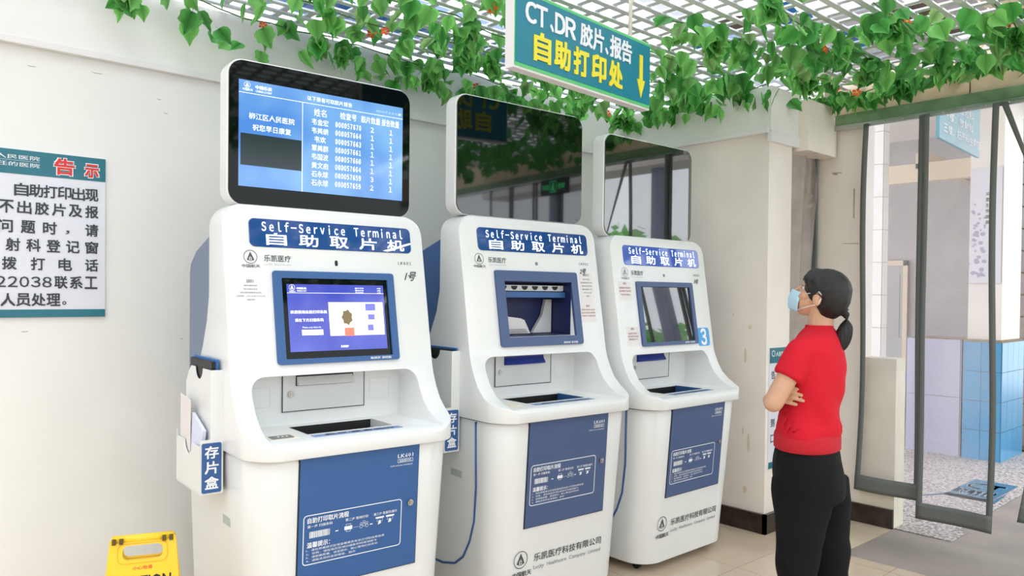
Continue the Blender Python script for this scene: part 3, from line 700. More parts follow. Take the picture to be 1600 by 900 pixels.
        names = ['韦金宏', '韦美绩', '韦欢', '覃美群', '韦国波', '黄文启', '石永球', '石永球']
        nums = ['000057670', '000057664', '000057663', '000057661', '000057660', '000057664', '000057659', '000057659']
        c3 = '21111132'; c4 = '1'*8
        t_('姓名', .425, .50, .16, .235); t_('检查号', .585, .69, .155, .225); t_('胶片数量', .72, .845, .155, .225); t_('报告数量', .855, .975, .155, .225)
        for i in range(8):
            v = .262+i*.0865; wn = .05 if len(names[i]) == 3 else .034
            t_(names[i], .462-wn, .462+wn, v, v+.062); a = g(.557, v); b = g(.718, v+.052); addtext(bm, FW(nums[i]), a[0], b[0], b[1], a[1], .3446, .012, 3, .72)
            a = g(.782, v+.052); addtext(bm, FW(c3[i]), a[0], a[0]+.1, a[1], a[1]+.022, .3446, .004, 1, keep='l'); a = g(.908, v+.052); addtext(bm, FW(c4[i]), a[0], a[0]+.1, a[1], a[1]+.022, .3446, .004, 1, keep='l')
        part('display_lettering', bm, mat('display_white', (240, 242, 255), .3, emit=.9), mo, warp=I)
        bm = bmesh.new(); q(.01, .352, .50, .80, .3448); part('video_window', bm, mat('video_dark', (30, 44, 52), .15), mo, warp=I)
    return K
POSES = [(1.497, 2.51, -.060, 0, 0), (2.605, 2.493, -.053, .021, -.01), (3.562, 2.434, .002, -.003, -.025)]
KL = ['white and blue self-service kiosk nearest the camera, its big monitor lit with a blue list',
      'middle white and blue self-service kiosk, small screen missing, dark monitor on top',
      'farthest white self-service kiosk with a light blue 3 sticker beside its screen']
kiosks = [kiosk(i, POSES[i], KL[i]) for i in range(3)]

def in_kiosk(k, bm, name, m, label, cat, group=None):
    tx, ty, rz, _, _ = POSES[k]; R = Matrix.Rotation(rz, 4, 'Z')
    mt = Matrix.Translation((tx, ty, 0)) @ R
    o = fin(name, bm, m); c = sum((v.co for v in o.data.vertices), Vector())/len(o.data.vertices)
    for v in o.data.vertices: v.co -= c
    o.matrix_world = mt @ Matrix.Translation(c); return tag(o, label, cat, group)
for k in (0, 1):
    bm = bmesh.new(); z0 = .97; box(bm, -.461, -.447, .305, .575, z0, 1.215, .002)
    in_kiosk(k, bm, 'film_folder', M_dark, ('black folder standing in the side pocket of the nearest kiosk', 'black folder standing in the side pocket of the middle kiosk')[k], 'folder')
    bm = bmesh.new(); box(bm, -.445, -.434, .31, .585, z0, 1.222, .002)
    in_kiosk(k, bm, 'film_folder', M_roofblue, ('blue-edged folder behind the black one, nearest kiosk pocket', 'blue-edged folder behind the black one, middle kiosk pocket')[k], 'folder')
def papers():
    def sheet_(x, yc, z0, w_, h, tilt, lean_, th=.002):
        bm = bmesh.new(); box(bm, -th/2, th/2, -w_/2, w_/2, 0, h)
        m4 = Matrix.Translation((x, yc, z0)) @ Matrix.Rotation(lean_, 4, 'Y') @ Matrix.Rotation(tilt, 4, 'X')
        for v in bm.verts: v.co = m4 @ v.co
        return bm
    in_kiosk(0, sheet_(-.494, .52, .86, .13, .21, .12, -.03), 'paper_slip', M_paper, 'printed white slip sticking up in the outer pocket of the nearest kiosk', 'paper')
    b = sheet_(-.486, .44, .80, .15, .20, .35, 0, .012); in_kiosk(0, b, 'paper_stack', mat('bluish_paper', (214, 218, 240), .8), 'bluish-white stack of papers leaning in the nearest kiosk outer pocket', 'paper')
    bm = bmesh.new()
    for i in range(7): flat(bm, [(.50+random.uniform(0, .01), 1.03-.012*i), (.565, 1.03-.012*i), (.565, 1.034-.012*i), (.50, 1.034-.012*i)], -.5015)
    for v in bm.verts: v.co = Vector((v.co.y, v.co.x, v.co.z))
    bm.free()
papers()

# ---------------------------------------------------------------- wall notice board
def notice():
    N = thing('wall_notice', 'white and teal printed notice board fixed to the wall left of the kiosks', 'notice', (0, WY, 0))
    x0, x1, z0, z1 = -.02, .922, 1.357, 2.058
    bm = bmesh.new(); box(bm, x0, x1, -.012, -.001, z0, z1, .001); b = fin('board', bm, M_notice, N)
    zt = z1-.1015; zb = z0+.0335
    boxo('header_band', (x0, x1, -.0135, -.011, zt, z1), M_teald, N); boxo('footer_band', (x0, x1, -.0135, -.011, z0, zb), M_teald, N)
    bm = bmesh.new(); addtext(bm, '柳江区人民医院', .39, .668, z1-.040, z1-.022, -.0145, .015, 1); addtext(bm, '负责任的医院', .44, .668, z1-.070, z1-.052, -.0145, .015, 1); flat(bm, [(.40, z1-.046), (.668, z1-.046), (.668, z1-.045), (.40, z1-.045)], -.0145)
    fin('lettering', bm, M_wprint, N)
    bm = bmesh.new(); addtext(bm, '告', .722, .800, z1-.088, z1-.018, -.0145, .07); addtext(bm, '示', .838, .895, z1-.088, z1-.030, -.0145, .07); fin('lettering', bm, M_wprint, N)
    bm = bmesh.new(); addtext(bm, '告', .725, .797, z1-.086, z1-.020, -.0152, .04); fin('title_lettering', bm, M_red, N); bm = bmesh.new(); addtext(bm, '示', .841, .892, z1-.086, z1-.032, -.0152, .04); fin('title_lettering', bm, M_red, N)
    rows = [('自助打印出现', .577, .892, 6), ('如遇打印不出胶片及报', .27, .892, 10), ('告等问题时，请', .36, .892, 7), ('到放射科登记窗', .40, .892, 7), ('口或拨打电话', .33, .892, 6), ('人员处理。', .53, .80, 5)]
    ys = [1.893, 1.819, 1.738, 1.662, 1.584, 1.432]
    for (s, a, b_, n), zc in zip(rows, ys):
        st = (b_-a-.05)/(n-1); 
        for i, ch in enumerate(s):
            h = .021
            bm = bmesh.new()
            if ch in '，。': addtext(bm, ch, a+i*st+.004, a+i*st+.018, zc-.022, zc-.006, -.0145, .02, 2)
            else: addtext(bm, ch, a+i*st, a+i*st+.050, zc-.026, zc+.026, -.0145, .024, 2)
            fin('character', bm, M_ink, N)
    zc = 1.507
    for i, ch in enumerate('22038'):
        bm = bmesh.new(); addtext(bm, FW(ch), .513+i*.0415, .513+i*.0415+.034, zc-.022, zc+.022, -.0145, .014, 2); fin('character', bm, M_ink, N)
    for i, ch in enumerate('联系工'):
        bm = bmesh.new(); addtext(bm, ch, .724+.0585*i, .724+.0585*i+.048, zc-.026, zc+.026, -.0145, .024, 2); fin('character', bm, M_ink, N)
notice()
# small notice on the pillar front behind the woman
def notice2():
    N = thing('pillar_notice', 'narrow white and teal notice on the cream pillar behind the woman', 'notice', (4.37, 2.485, 0))
    boxo('board', (0, .24, -.008, -.001, .40, 1.155), M_notice, N); boxo('header_band', (0, .24, -.0095, -.007, 1.06, 1.155), M_teald, N); boxo('footer_band', (0, .24, -.0095, -.007, .40, .44), M_teald, N)
    bm = bmesh.new(); ring(bm, .04, 1.12, .015, .02, -.0102); addtext(bm, '人民医院', .07, .2, 1.10, 1.13, -.0102, .02, 1); fin('lettering', bm, M_wprint, N)
    bm = bmesh.new()
    for j, s in enumerate(('告知', '取片', '请您', '到放', '口取')):
        for i, ch in enumerate(s): addtext(bm, ch, .02+.1*i, .065+.1*i, .96-.10*j, 1.01-.10*j, -.0087, .02, 1)
        fin('text_line', bm, M_ink, N); bm = bmesh.new()
    bm.free()
notice2()

# ---------------------------------------------------------------- hanging sign
def hanging_sign():
    ang = math.radians(4.9)
    S = thing('hanging_sign', 'teal hanging sign with white and yellow lettering and a down arrow', 'sign', (1.949, 2.189, 2.348), ang)
    Wd, H = .932, .3055
    bm = bmesh.new(); box(bm, 0, Wd, -.001, .045, -.003, H+.003, .002); fin('sign_case', bm, M_trim, S)
    bm = bmesh.new(); box(bm, .003, Wd-.003, -.004, .0, .006, H-.002); fin('border', bm, M_greenb, S)
    bm = bmesh.new(); box(bm, .006, Wd-.006, -.0055, -.003, .019, H-.014); fin('face', bm, M_teal, S)
    bm = bmesh.new()
    # upper line, left to right in metres along the sign
    for ch, a, b, z0, z1 in (('C', .060, .120, .190, .268), ('T', .122, .185, .190, .268), ('、', .206, .224, .188, .212), ('D', .236, .296, .190, .268), ('R', .303, .365, .190, .268), ('胶', .400, .480, .182, .274), ('片', .487, .560, .182, .274), ('、', .575, .592, .184, .208), ('报', .610, .690, .182, .274), ('告', .696, .772, .182, .274)):
        addtext(bm, FW(ch), a, b, z0-.004, z1-.004, -.0075, .03, 3)
    me = bm2me(bm); me = evalmesh(me, [('SOLIDIFY', dict(thickness=.003, offset=0))]); me.materials.clear(); link('white_lettering', me, M_wprint, S)
    bm = bmesh.new()
    for i, ch in enumerate('自助打印处'): a = .112+.1235*i; addtext(bm, ch, a, a+.095, .050, .158, -.0075, .045, 3)
    me = bm2me(bm); me = evalmesh(me, [('SOLIDIFY', dict(thickness=.003, offset=0))]); me.materials.clear(); link('yellow_lettering', me, M_yellow, S)
    bm = bmesh.new(); ax = .850
    prism(bm, [(ax-.011, .235), (ax-.011, .120), (ax-.030, .122), (ax, .042), (ax+.030, .122), (ax+.011, .120), (ax+.011, .235)], -.009, -.006, 'y')
    me = bm2me(bm); me = evalmesh(me, [('SOLIDIFY', dict(thickness=.003, offset=0))]); me.materials.clear(); link('down_arrow', me, M_yellow, S)
    # back face
    bm = bmesh.new(); box(bm, .006, Wd-.006, .044, .0475, .008, H-.004); fin('rear_face', bm, M_teal, S)
    bm = bmesh.new()
    for i, ch in enumerate('自助打印处'): a = .112+.1235*i; addtext(bm, ch, a, a+.095, .050, .158, 0, .045, 2)
    for ch, a, b in (('C', .060, .120), ('T', .122, .185), ('D', .236, .296), ('R', .303, .365), ('胶', .400, .480), ('片', .487, .560), ('报', .610, .690), ('告', .696, .772)): addtext(bm, ch, a, b, .182, .268, 0, .03, 2)
    for v in bm.verts: v.co = Vector((Wd-v.co.x, .0482, v.co.z))
    fin('rear_lettering', bm, M_yellow, S)
    for x in (.80, .12):
        bm = bmesh.new(); tube(bm, [(x, .02, H), (x, .02, .60)], .009, 8); fin('hanging_rod', bm, mat('ivory_rod', (226, 220, 206), .5), S, True)
hanging_sign()

# ---------------------------------------------------------------- ivy
def leaf_mesh(seed, m):
    rnd = random.Random(seed)
    half = [(0, .0), (.16, .07), (.36, .04), (.50, -.12), (.53, -.34), (.42, -.56), (.30, -.66), (.17, -.84), (0, -1.12)]
    if seed % 2: half = [(0, .0), (.14, .08), (.34, .08), (.55, -.08), (.50, -.30), (.56, -.50), (.30, -.66), (.14, -.9), (0, -1.1)]
    bm = bmesh.new(); cup = rnd.uniform(.10, .3); bend = rnd.uniform(.1, .35)
    mid = [bm.verts.new((0, -bend*z*z*.5, z)) for _, z in half]
    for s in (-1, 1):
        out = [bm.verts.new((s*x, -cup*x-bend*z*z*.5+rnd.uniform(-.03, .03), z)) for x, z in half[1:-1]]
        ch = [mid[0]]+out+[mid[-1]]
        for i in range(len(ch)-1):
            a, b = ch[i], ch[i+1]; ma, mb = mid[i], mid[i+1]
            vs = []
            for v in (a, b, mb, ma):
                if v not in vs: vs.append(v)
            if len(vs) > 2: bm.faces.new(vs)
    # stalk
    st = [bm.verts.new(p) for p in ((-.012, 0, -.02), (.012, 0, -.02), (.010, .02, .30), (-.010, .02, .30))]; bm.faces.new(st)
    for f in bm.faces: f.smooth = True
    me = bpy.data.meshes.new('leaf'); bm.to_mesh(me); bm.free(); me.materials.append(m); return me
LEAVES = [leaf_mesh(s, m) for s, m in ((1, M_green), (2, M_green), (3, M_green2), (4, M_green2), (5, M_pale), (6, M_green), (7, M_green2))]
def flower_mesh(m):
    bm = bmesh.new()
    for k in range(5):
        a = 2*PI*k/5; d = Vector((math.cos(a), 0, math.sin(a))); t = Vector((-math.sin(a), 0, math.cos(a)))
        vs = [bm.verts.new(p) for p in (d*.1, d*.55+t*.36+Vector((0, -.18, 0)), d*.95+t*.16+Vector((0, -.1, 0)), d*.95-t*.16+Vector((0, -.1, 0)), d*.55-t*.36+Vector((0, -.18, 0)))]
        bm.faces.new(vs)
    ball(bm, (0, -.05, 0), .2, u=8, v=5)
    me = bpy.data.meshes.new('flower'); bm.to_mesh(me); bm.free(); me.materials.append(m); me.materials.append(M_yel)
    for p in me.polygons[5:]: p.material_index = 1
    return me
FLO = flower_mesh(M_orange); FLP = flower_mesh(M_pink)
def garland(path, n, label, hang=.07, spread=.06, size=(.055, .085), flowers=2, seed=1, dark=.4, pink=0, sag=.03):
    rnd = random.Random(seed); p0 = Vector(path[0])
    G = thing('ivy_garland', label, 'garland', p0, 0, 'artificial ivy garlands on the ceiling lattice')
    pts = [Vector(p)-p0 for p in path]; segs = [(a, b) for a, b in zip(pts, pts[1:])]; L = [(b-a).length for a, b in segs]; T = sum(L)
    def at(t):
        d = t*T
        for (a, b), l in zip(segs, L):
            if d <= l: return a+(b-a)*(d/l)
            d -= l
        return pts[-1].copy()
    sp = []
    m = max(8, int(T/.12))
    for i in range(m+1):
        t = i/m; p = at(t); p.z += -sag*abs(math.sin(t*T*4+seed))+rnd.uniform(-.008, .008); p += Vector((rnd.uniform(-.012, .012), rnd.uniform(-.012, .012), 0)); sp.append(p)
    bm = bmesh.new(); tube(bm, sp, .0035, 4)
    drops = []
    for i in range(int(T*2.2)):
        a = sp[rnd.randrange(len(sp))]; l = rnd.uniform(.04, .11); b = a+Vector((rnd.uniform(-.04, .04), rnd.uniform(-.04, .04), -l)); tube(bm, [a, (a+b)/2+Vector((.01, .006, 0)), b], .0022, 4); drops.append((a, b))
    fin('vine', bm, M_vine, G)
    for i in range(n):
        if drops and rnd.random() < .3:
            a, b = rnd.choice(drops); p = a+(b-a)*rnd.random()
        else:
            p = at((i+rnd.random())/n); p += Vector((rnd.gauss(0, spread), rnd.gauss(0, spread), -rnd.random()*hang*.6))
        s = rnd.uniform(*size); r = rnd.random()
        me = LEAVES[4] if r < .07 else (LEAVES[rnd.choice((2, 3, 6))] if r < .06+dark else LEAVES[rnd.choice((0, 1, 5))])
        o = link('leaf', me, None, G); o.location = p; o.scale = (s*rnd.uniform(.85, 1.1), s, s)
        if me is LEAVES[4]: o['label'] = 'pale variegated leaf'
        o.rotation_euler = (rnd.gauss(-.1, .45), rnd.gauss(0, .4), rnd.uniform(-PI, PI) if rnd.random() < .5 else rnd.gauss(-.75, .6))
    for i in range(flowers):
        p = at(rnd.random()); o = link('flower', FLP if i < pink else FLO, None, G); s = rnd.uniform(.022, .034)*(.7 if i < pink else 1)
        o.location = p+Vector((rnd.uniform(-.05, .05), rnd.uniform(-.05, .05), rnd.uniform(-.07, -.02))); o.scale = (s, s, s); o.rotation_euler = (rnd.uniform(-.9, .2), 0, rnd.uniform(-1.2, .2))
        o['label'] = 'pale pink flower' if i < pink else 'orange flower'
    return G
Z = 2.825
gl = [
 ([(.85, 3.60, Z), (2.0, 3.62, Z-.01)], 34, 'ivy garland along the wall edge above the nearest kiosk monitor', .16, .05, 1),
 ([(2.0, 3.62, Z-.02), (3.2, 3.62, Z-.02)], 62, 'ivy garland along the wall edge between first and second kiosk', .16, .05, 2),
 ([(3.2, 3.60, Z-.02), (4.28, 3.55, Z-.02)], 50, 'ivy garland along the wall edge behind the hanging teal sign', .12, .05, 1),
 ([(1.3, 3.3, Z), (2.6, 3.28, Z)], 55, 'ivy garland second from the wall, above the nearest kiosk', .08, .07, 2),
 ([(2.6, 3.28, Z), (4.3, 3.3, Z)], 66, 'ivy garland second from the wall, above the middle kiosk', .10, .07, 3),
 ([(1.5, 2.95, Z), (2.9, 3.0, Z)], 60, 'ivy garland third from the wall, left of the hanging sign', .08, .07, 1),
 ([(2.9, 3.0, Z), (4.5, 2.95, Z)], 74, 'ivy garland third from the wall, right of the hanging sign', .10, .07, 2),
 ([(1.9, 2.62, Z), (3.2, 2.64, Z)], 44, 'ivy garland at the top edge left of the hanging sign', .08, .07, 1),
 ([(3.2, 2.62, Z), (4.95, 2.6, Z)], 84, 'ivy garland running over the pillar at the corner', .12, .07, 3),
 ([(4.24, 3.6, Z-.03), (4.25, 2.45, Z-.04)], 60, 'ivy garland along the end wall top above the farthest kiosk', .14, .04, 1),
 ([(3.0, 2.25, Z), (4.80, 2.22, Z+.01)], 96, 'ivy garland crossing the lattice right of the sign above the woman', .10, .08, 3),
 ([(3.2, 1.85, Z), (4.80, 1.88, Z+.01)], 92, 'ivy garland crossing the lattice above the first vinyl strip', .10, .08, 3),
 ([(3.5, 1.5, Z), (4.80, 1.52, Z+.01)], 80, 'ivy garland crossing the lattice above the second vinyl strip', .10, .08, 4),
 ([(3.9, 1.15, Z), (4.80, 1.18, Z+.01)], 60, 'ivy garland crossing the lattice at the far right', .10, .08, 2),
 ([(4.92, 2.75, Z-.04), (4.94, 2.2, Z-.01), (4.96, 1.7, Z+.03)], 80, 'thick ivy garland along the doorway fascia nearest the pillar', .07, .045, 0),
 ([(4.96, 1.7, Z+.03), (4.96, .8, Z+.03)], 55, 'thick ivy garland along the doorway fascia at the right edge', .05, .04, 1),
]
for i, (path, n, lab, hg, sp, fl) in enumerate(gl):
    right = path[0][0] > 3 and path[0][1] < 2.9
    garland(path, int(n*1.25), lab, hang=hg*1.6, spread=sp, flowers=fl+(2 if i in (10, 11) else 0), seed=i+11, dark=.62 if right else .25, pink=2 if i in (10, 11) else 0, size=(.06, .105) if right else (.06, .098))
def rearleaves():
    rnd = random.Random(5); bm = bmesh.new()
    for i in range(900):
        src = LEAVES[0]; s = rnd.uniform(.06, .10)
        m4 = Matrix.Translation((rnd.uniform(.5, 5), rnd.uniform(-1.2, .95), 2.84-rnd.random()*.12)) @ Euler((rnd.gauss(0, .5), rnd.gauss(0, .4), rnd.uniform(-PI, PI))).to_matrix().to_4x4() @ Matrix.Scale(s, 4)
        vs = [bm.verts.new(m4 @ v.co) for v in src.vertices]
        for p in src.polygons: bm.faces.new([vs[j] for j in p.vertices])
    o = fin('ivy_foliage', bm, M_green2); tag(o, 'mass of artificial ivy leaves on the lattice overhead, nearer than the sign', 'foliage', None, 'stuff')
rearleaves()

# ---------------------------------------------------------------- vinyl strip curtain
def strip(label, y0, y1, ztop, zbot, edgeL=None, edgeR=None, x=5.02, hem=.10, seed=0):
    """edge functions give y at height fraction t (0 top .. 1 bottom)"""
    eL = edgeL or (lambda t: y0); eR = edgeR or (lambda t: y1)
    S = thing('vinyl_strip', label, 'curtain', (x, (y0+y1)/2, 0), 0, 'clear vinyl door strips')
    yc = (y0+y1)/2; nv, nu = 40, 12
    def X(u, t): return -.012+.012*math.sin(u*5+seed*2+t*3)*min(1, t*2)+.010*math.sin(t*9+seed)*t
    def P(u, t, off=0):
        a = eL(t); b = eR(t); return Vector((X(u, t)+off, a+(b-a)*u-yc, ztop+(zbot-ztop)*t))
    def surf(u0, u1, t0, t1, nu, nv, th, name, m):
        bm = bmesh.new(); A = [[bm.verts.new(P(u0+(u1-u0)*i/nu, t0+(t1-t0)*j/nv, -th)) for i in range(nu+1)] for j in range(nv+1)]
        for j in range(nv):
            for i in range(nu): bm.faces.new((A[j][i], A[j][i+1], A[j+1][i+1], A[j+1][i]))
        if th:
            B = [[bm.verts.new(P(u0+(u1-u0)*i/nu, t0+(t1-t0)*j/nv, th)) for i in range(nu+1)] for j in range(nv+1)]
            for j in range(nv):
                for i in range(nu): bm.faces.new((B[j][i], B[j+1][i], B[j+1][i+1], B[j][i+1]))
            for i in range(nu): bm.faces.new((A[0][i], B[0][i], B[0][i+1], A[0][i+1])); bm.faces.new((A[nv][i], A[nv][i+1], B[nv][i+1], B[nv][i]))
            for j in range(nv): bm.faces.new((A[j][0], A[j+1][0], B[j+1][0], B[j][0])); bm.faces.new((A[j][nu], B[j][nu], B[j+1][nu], A[j+1][nu]))
        return fin(name, bm, m, S, True)
    surf(0, 1, 0, 1, nu, nv, 0, 'vinyl_sheet', PVC)
    w_ = abs(y1-y0); e = .034/w_; th = hem/(ztop-zbot)
    surf(0, e, 0, 1, 2, nv, .003, 'edge_binding', M_gband); surf(1-e, 1, 0, 1, 2, nv, .003, 'edge_binding', M_gband)
    surf(0, 1, 1-th, 1, nu, 4, .0042, 'hem_weight', M_gband)
strip('clear vinyl door strip hanging nearest the cream wall, behind the woman', 2.215, 1.828, 2.60, .222, lambda t: 2.200+.020*t+.012*math.sin(t*7), None, seed=0)
strip('clear vinyl door strip, second from the cream wall, over blue tiles', 1.832, 1.425, 2.60, .125, None, lambda t: 1.425+.010*math.sin(t*6), seed=1, x=5.006)
strip('clear vinyl door strip pulled aside at the right edge of the photo', 1.42, 1.02, 2.60, .22, lambda t: 1.42-.20*min(1, t/.28)-.05*math.sin(PI*t)+.08*max(0, (t-.6)/.4), lambda t: 1.02+.10*math.sin(PI*t*.8), seed=2, x=5.01)
for i, yb in enumerate((1.01, .6, .19, -.22, -.63)):
    strip(('clear vinyl door strip just past the pulled-aside one', 'third clear vinyl door strip outside the right edge', 'clear vinyl door strip in the middle of the doorway', 'clear vinyl door strip beyond the middle of the doorway', 'last clear vinyl door strip at the far end of the rail')[i], yb, yb-.395, 2.60, .16, (lambda t: yb-.1*math.sin(PI*t)) if i == 1 else None, None, seed=3+i)
# bunched brown vinyl between pillar and entrance wall
def bunch():
    bm = bmesh.new(); nu, nv = 60, 24; V = []
    for j in range(nv+1):
        t = j/nv; z = 2.44-2.36*t; row = []; wd = .38*(1-.35*math.sin(PI*min(1, t*1.1)))
        for i in range(nu+1):
            u = i/nu; row.append(bm.verts.new((.03+.02*math.sin(t*3)+u*wd, .022*math.sin(u*11+t*2.5)+.004*math.sin(u*24+t*5), z)))
        V.append(row)
    for j in range(nv):
        for i in range(nu): bm.faces.new((V[j][i], V[j][i+1], V[j+1][i+1], V[j+1][i]))
    o = fin('bunched_curtain', bm, PVCB, None, True); o.location = (4.645, 2.53, 0)
    tag(o, 'cloudy brownish vinyl curtain bunched between the pillar and the entrance wall', 'curtain')
    o2 = boxo('edge_binding', (.36, .385, -.02, .02, .1, 2.44), M_gband, o)
bunch()

# ---------------------------------------------------------------- beyond the doorway
def tiled_block(name, x0, x1, y0, y1, z0, z1, m, core, tw=.2, thh=.18, label=None, cat=None, kind=None):
    B = boxo(name, (x0, x1, y0, y1, z0, z1), core)
    if kind: B['kind'] = kind
    g = .004; z = z0
    while z < z1-.02:
        zt = min(z+thh, z1); y = y0
        while y < y1-.02:
            yt = min(y+tw, y1); boxo('tile', (x0-.008, x0, y+g/2, yt-g/2, z+g/2, zt-g/2), m, B); y = yt
        x = x0
        while x < x1-.02:
            xt = min(x+tw, x1); boxo('tile', (x+g/2, xt-g/2, y0-.008, y0, z+g/2, zt-g/2), m, B); x = xt
        z = zt
    return B
b = tiled_block('tiled_plinth', 7.86, 8.5, 2.19, 2.50, 0, 1.10, M_btile, M_grout, .16, .27); tag(b, 'sky-blue tiled block at the foot of the far column', 'plinth')
b = tiled_block('low_screen_wall', 7.87, 8.4, 2.525, 3.0, 0, 1.09, mat('shaded_white_tile', (190, 192, 214), .3, ranvar=.02), M_grout, .49, .55); tag(b, 'low white-tiled wall beside the blue tiled block, its shade painted in as pale lilac', 'wall')  # white tile, shade put into the colour as lilac grey
struct('wall_far_column', (7.95, 8.5, 2.22, 2.495, 1.10, 3.8), M_wallw)
b = tiled_block('wall_tiled_column', 7.2, 7.30, 2.975, 3.20, 0, 3.4, M_wtile, M_grout, .125, .30, kind='structure')
struct('wall_far', (9.6, 9.7, 2.3, 6, 0, 3.6), M_gray)
struct('trim_4', (8.0, 9.6, 2.9, 3.0, 2.75, 2.9), M_panel); struct('ceiling_far', (7.0, 9.6, 2.0, 6, 3.35, 3.45), M_wallw)
struct('trim_5', (8.0, 8.1, 2.5, 5.2, 2.62, 2.80), M_panel)
d = struct('door_1', (9.56, 9.6, 3.70, 4.02, 0, 1.86), mat('far_door', (172, 170, 166), .5), None)
boxo('door_frame', (9.545, 9.575, 4.02, 4.07, 0, 1.92), M_panel, d); boxo('door_frame', (9.545, 9.575, 3.65, 3.70, 0, 1.92), M_panel, d); boxo('door_frame', (9.545, 9.575, 3.65, 4.07, 1.86, 1.92), M_panel, d); boxo('door_panel', (9.552, 9.562, 3.74, 3.98, 1.0, 1.75), M_gray, d)
t = boxo('side_table', (9.0, 9.4, 3.0, 3.55, .55, .62), M_roofblue); tag(t, 'blue table seen dimly through the first vinyl strip', 'table')
for x in (9.03, 9.36):
    for y in (3.03, 3.5): boxo('leg', (x, x+.03, y, y+.03, 0, .55), M_steel, t)
def poster():
    P_ = thing('wall_poster', 'tall pale poster with lilac blossom on the far column', 'poster', (7.94, 2.36, 0))
    boxo('sheet', (-.006, 0, -.13, .125, 1.62, 2.68), mat('poster_paper', (224, 220, 228), .4), P_)
    rnd = random.Random(9); bm = bmesh.new()
    for i in range(46):
        z = rnd.uniform(1.68, 2.35); y = .05+rnd.gauss(0, .035)+(z-2.0)*.05; r = rnd.uniform(.008, .02)
        flat(bm, [(y+r*math.cos(a)*1.2, z+r*math.sin(a)) for a in (0, 1, 2, 3, 4, 5)], -.007)
    for v in bm.verts: v.co = Vector((v.co.y-.0008*random.random(), v.co.x, v.co.z))
    fin('blossom_print', bm, mat('lilac_print', (168, 162, 190), .5), P_)
    bm = bmesh.new()
    for j, s in enumerate(('关爱生命健康', '仁心仁术')):
        for i, ch in enumerate(s): addtext(bm, ch, .02+.05*j, .05+.05*j, 2.42-.052*i-.1*j, 2.455-.052*i-.1*j, 0, .01, 1)
    for v in bm.verts: v.co = Vector((-.0075, -v.co.x+.02, v.co.z))
    fin('lettering', bm, M_ink2, P_)
poster()
def farsign():
    S = thing('far_hanging_sign', 'teal sign with white characters hanging outside beyond the second vinyl strip', 'sign', (6.0, 2.103, 2.642), math.radians(3.9))
    boxo('sign_board', (0, 1.11, -.012, .012, .0, .40), mat('faded_teal', (84, 150, 166), .4), S)
    bm = bmesh.new()
    for s, z in (('二楼：检验科', .26), ('一楼：放射科', .16), ('三楼：妇产科住院部', .06)): addtext(bm, s, .10, .45+.075*len(s), z, z+.07, -.0135, .02, 1)
    fin('lettering', bm, M_wprint, S)
    bm = bmesh.new(); tube(bm, [(.15, 0, .40), (.15, 0, .76)], .005, 6); tube(bm, [(.95, 0, .40), (.95, 0, .76)], .005, 6); fin('hanging_wire', bm, M_steel, S)
farsign()
# board wall running away at the right edge
bw = struct('wall_boards', (8.6, 14, 2.28, 2.36, 0, 3.2), M_grout)
z = .02
while z < 3.1:
    x = 8.6
    while x < 13.5: boxo('board', (x, x+1.5-.01, 2.262, 2.28, z, z+.20), mat('grey_brown_board', (118, 102, 96), .6, ranvar=.08, noise_amt=.2), bw); x += 1.5
    z += .215
struct('ground_soil', (8.6, 14, 1.72, 2.26, .002, .02), mat('dark_soil', (96, 76, 64), .9, noise_amt=.4, nscale=12, bump=.5))
def floorsign():
    S = thing('floor_sign', 'blue arrow sticker with white characters on the pebble paving outside', 'floor sign', (6.55, 1.98, .004), 0)
    bm = bmesh.new()
    for f in ([(-.30, -.17), (.42, -.17), (.42, .13), (-.30, .13)], [(-.55, .26), (-.30, .13), (-.30, -.17), (-.22, -.17), (-.22, .13)], [(-.45, -.19), (-.25, -.21), (.1, -.185), (-.25, -.18)]):
        bm.faces.new([bm.verts.new((p[0], p[1], .0)) for p in f])
    r = bmesh.ops.extrude_face_region(bm, geom=bm.faces[:]); [setattr(v, 'co', v.co+Vector((0, 0, .0015))) for v in r['geom'] if isinstance(v, bmesh.types.BMVert)]
    fin('sticker', bm, mat('blue_floor_print', (44, 104, 136), .6), S)
    bm = bmesh.new(); addtext(bm, 'CT', 0, .24, .0, .08, 0, .03, 2); addtext(bm, '放射科', -.02, .26, -.10, -.02, 0, .03, 2)
    for v in bm.verts: v.co = Vector((.30+v.co.z*2.6, -v.co.x+.11, .0025))
    for v in bm.verts: v.co.x -= .22
    fin('lettering', bm, M_wprint, S)
floorsign()
# greenery and a canopy outside (seen in the monitors)
def bush(loc, r, n, seed, label):
    rnd = random.Random(seed); bm = bmesh.new()
    for i in range(n):
        d = Vector((rnd.gauss(0, 1), rnd.gauss(0, 1), rnd.gauss(0, 1))).normalized()*r*rnd.uniform(.5, 1); d.z *= .8; s = rnd.uniform(.08, .16)
        m4 = Matrix.Translation(d+Vector((0, 0, 2.2))) @ Euler((rnd.uniform(-2, 2), rnd.uniform(-2, 2), rnd.uniform(-3, 3))).to_matrix().to_4x4()
        bm.faces.new([bm.verts.new(m4 @ Vector(p)) for p in ((0, 0, s), (s*.6, 0, 0), (0, 0, -s), (-s*.6, 0, 0))])
    o = thing('tree', label, 'tree', loc); f = fin('foliage', bm, M_green, o); f['kind'] = 'stuff'
    bm = bmesh.new(); tube(bm, [(0, 0, 0), (.03, 0, 1), (0, .04, 2.0)], [.09, .07, .05], 8); fin('trunk', bm, M_brown, o, True)
bush((9.5, -2.4, -.6), 1.3, 700, 2, 'leafy tree outside the doorway, reflected in the monitors')
bush((12.0, -4.6, -.6), 1.6, 700, 3, 'second leafy tree farther outside the doorway')
for (x, y) in ((7.4, -.2), (7.4, -3.0)):
    struct('wall_canopy_post', (x, x+.14, y, y+.14, 0, 3.0), M_blueg)
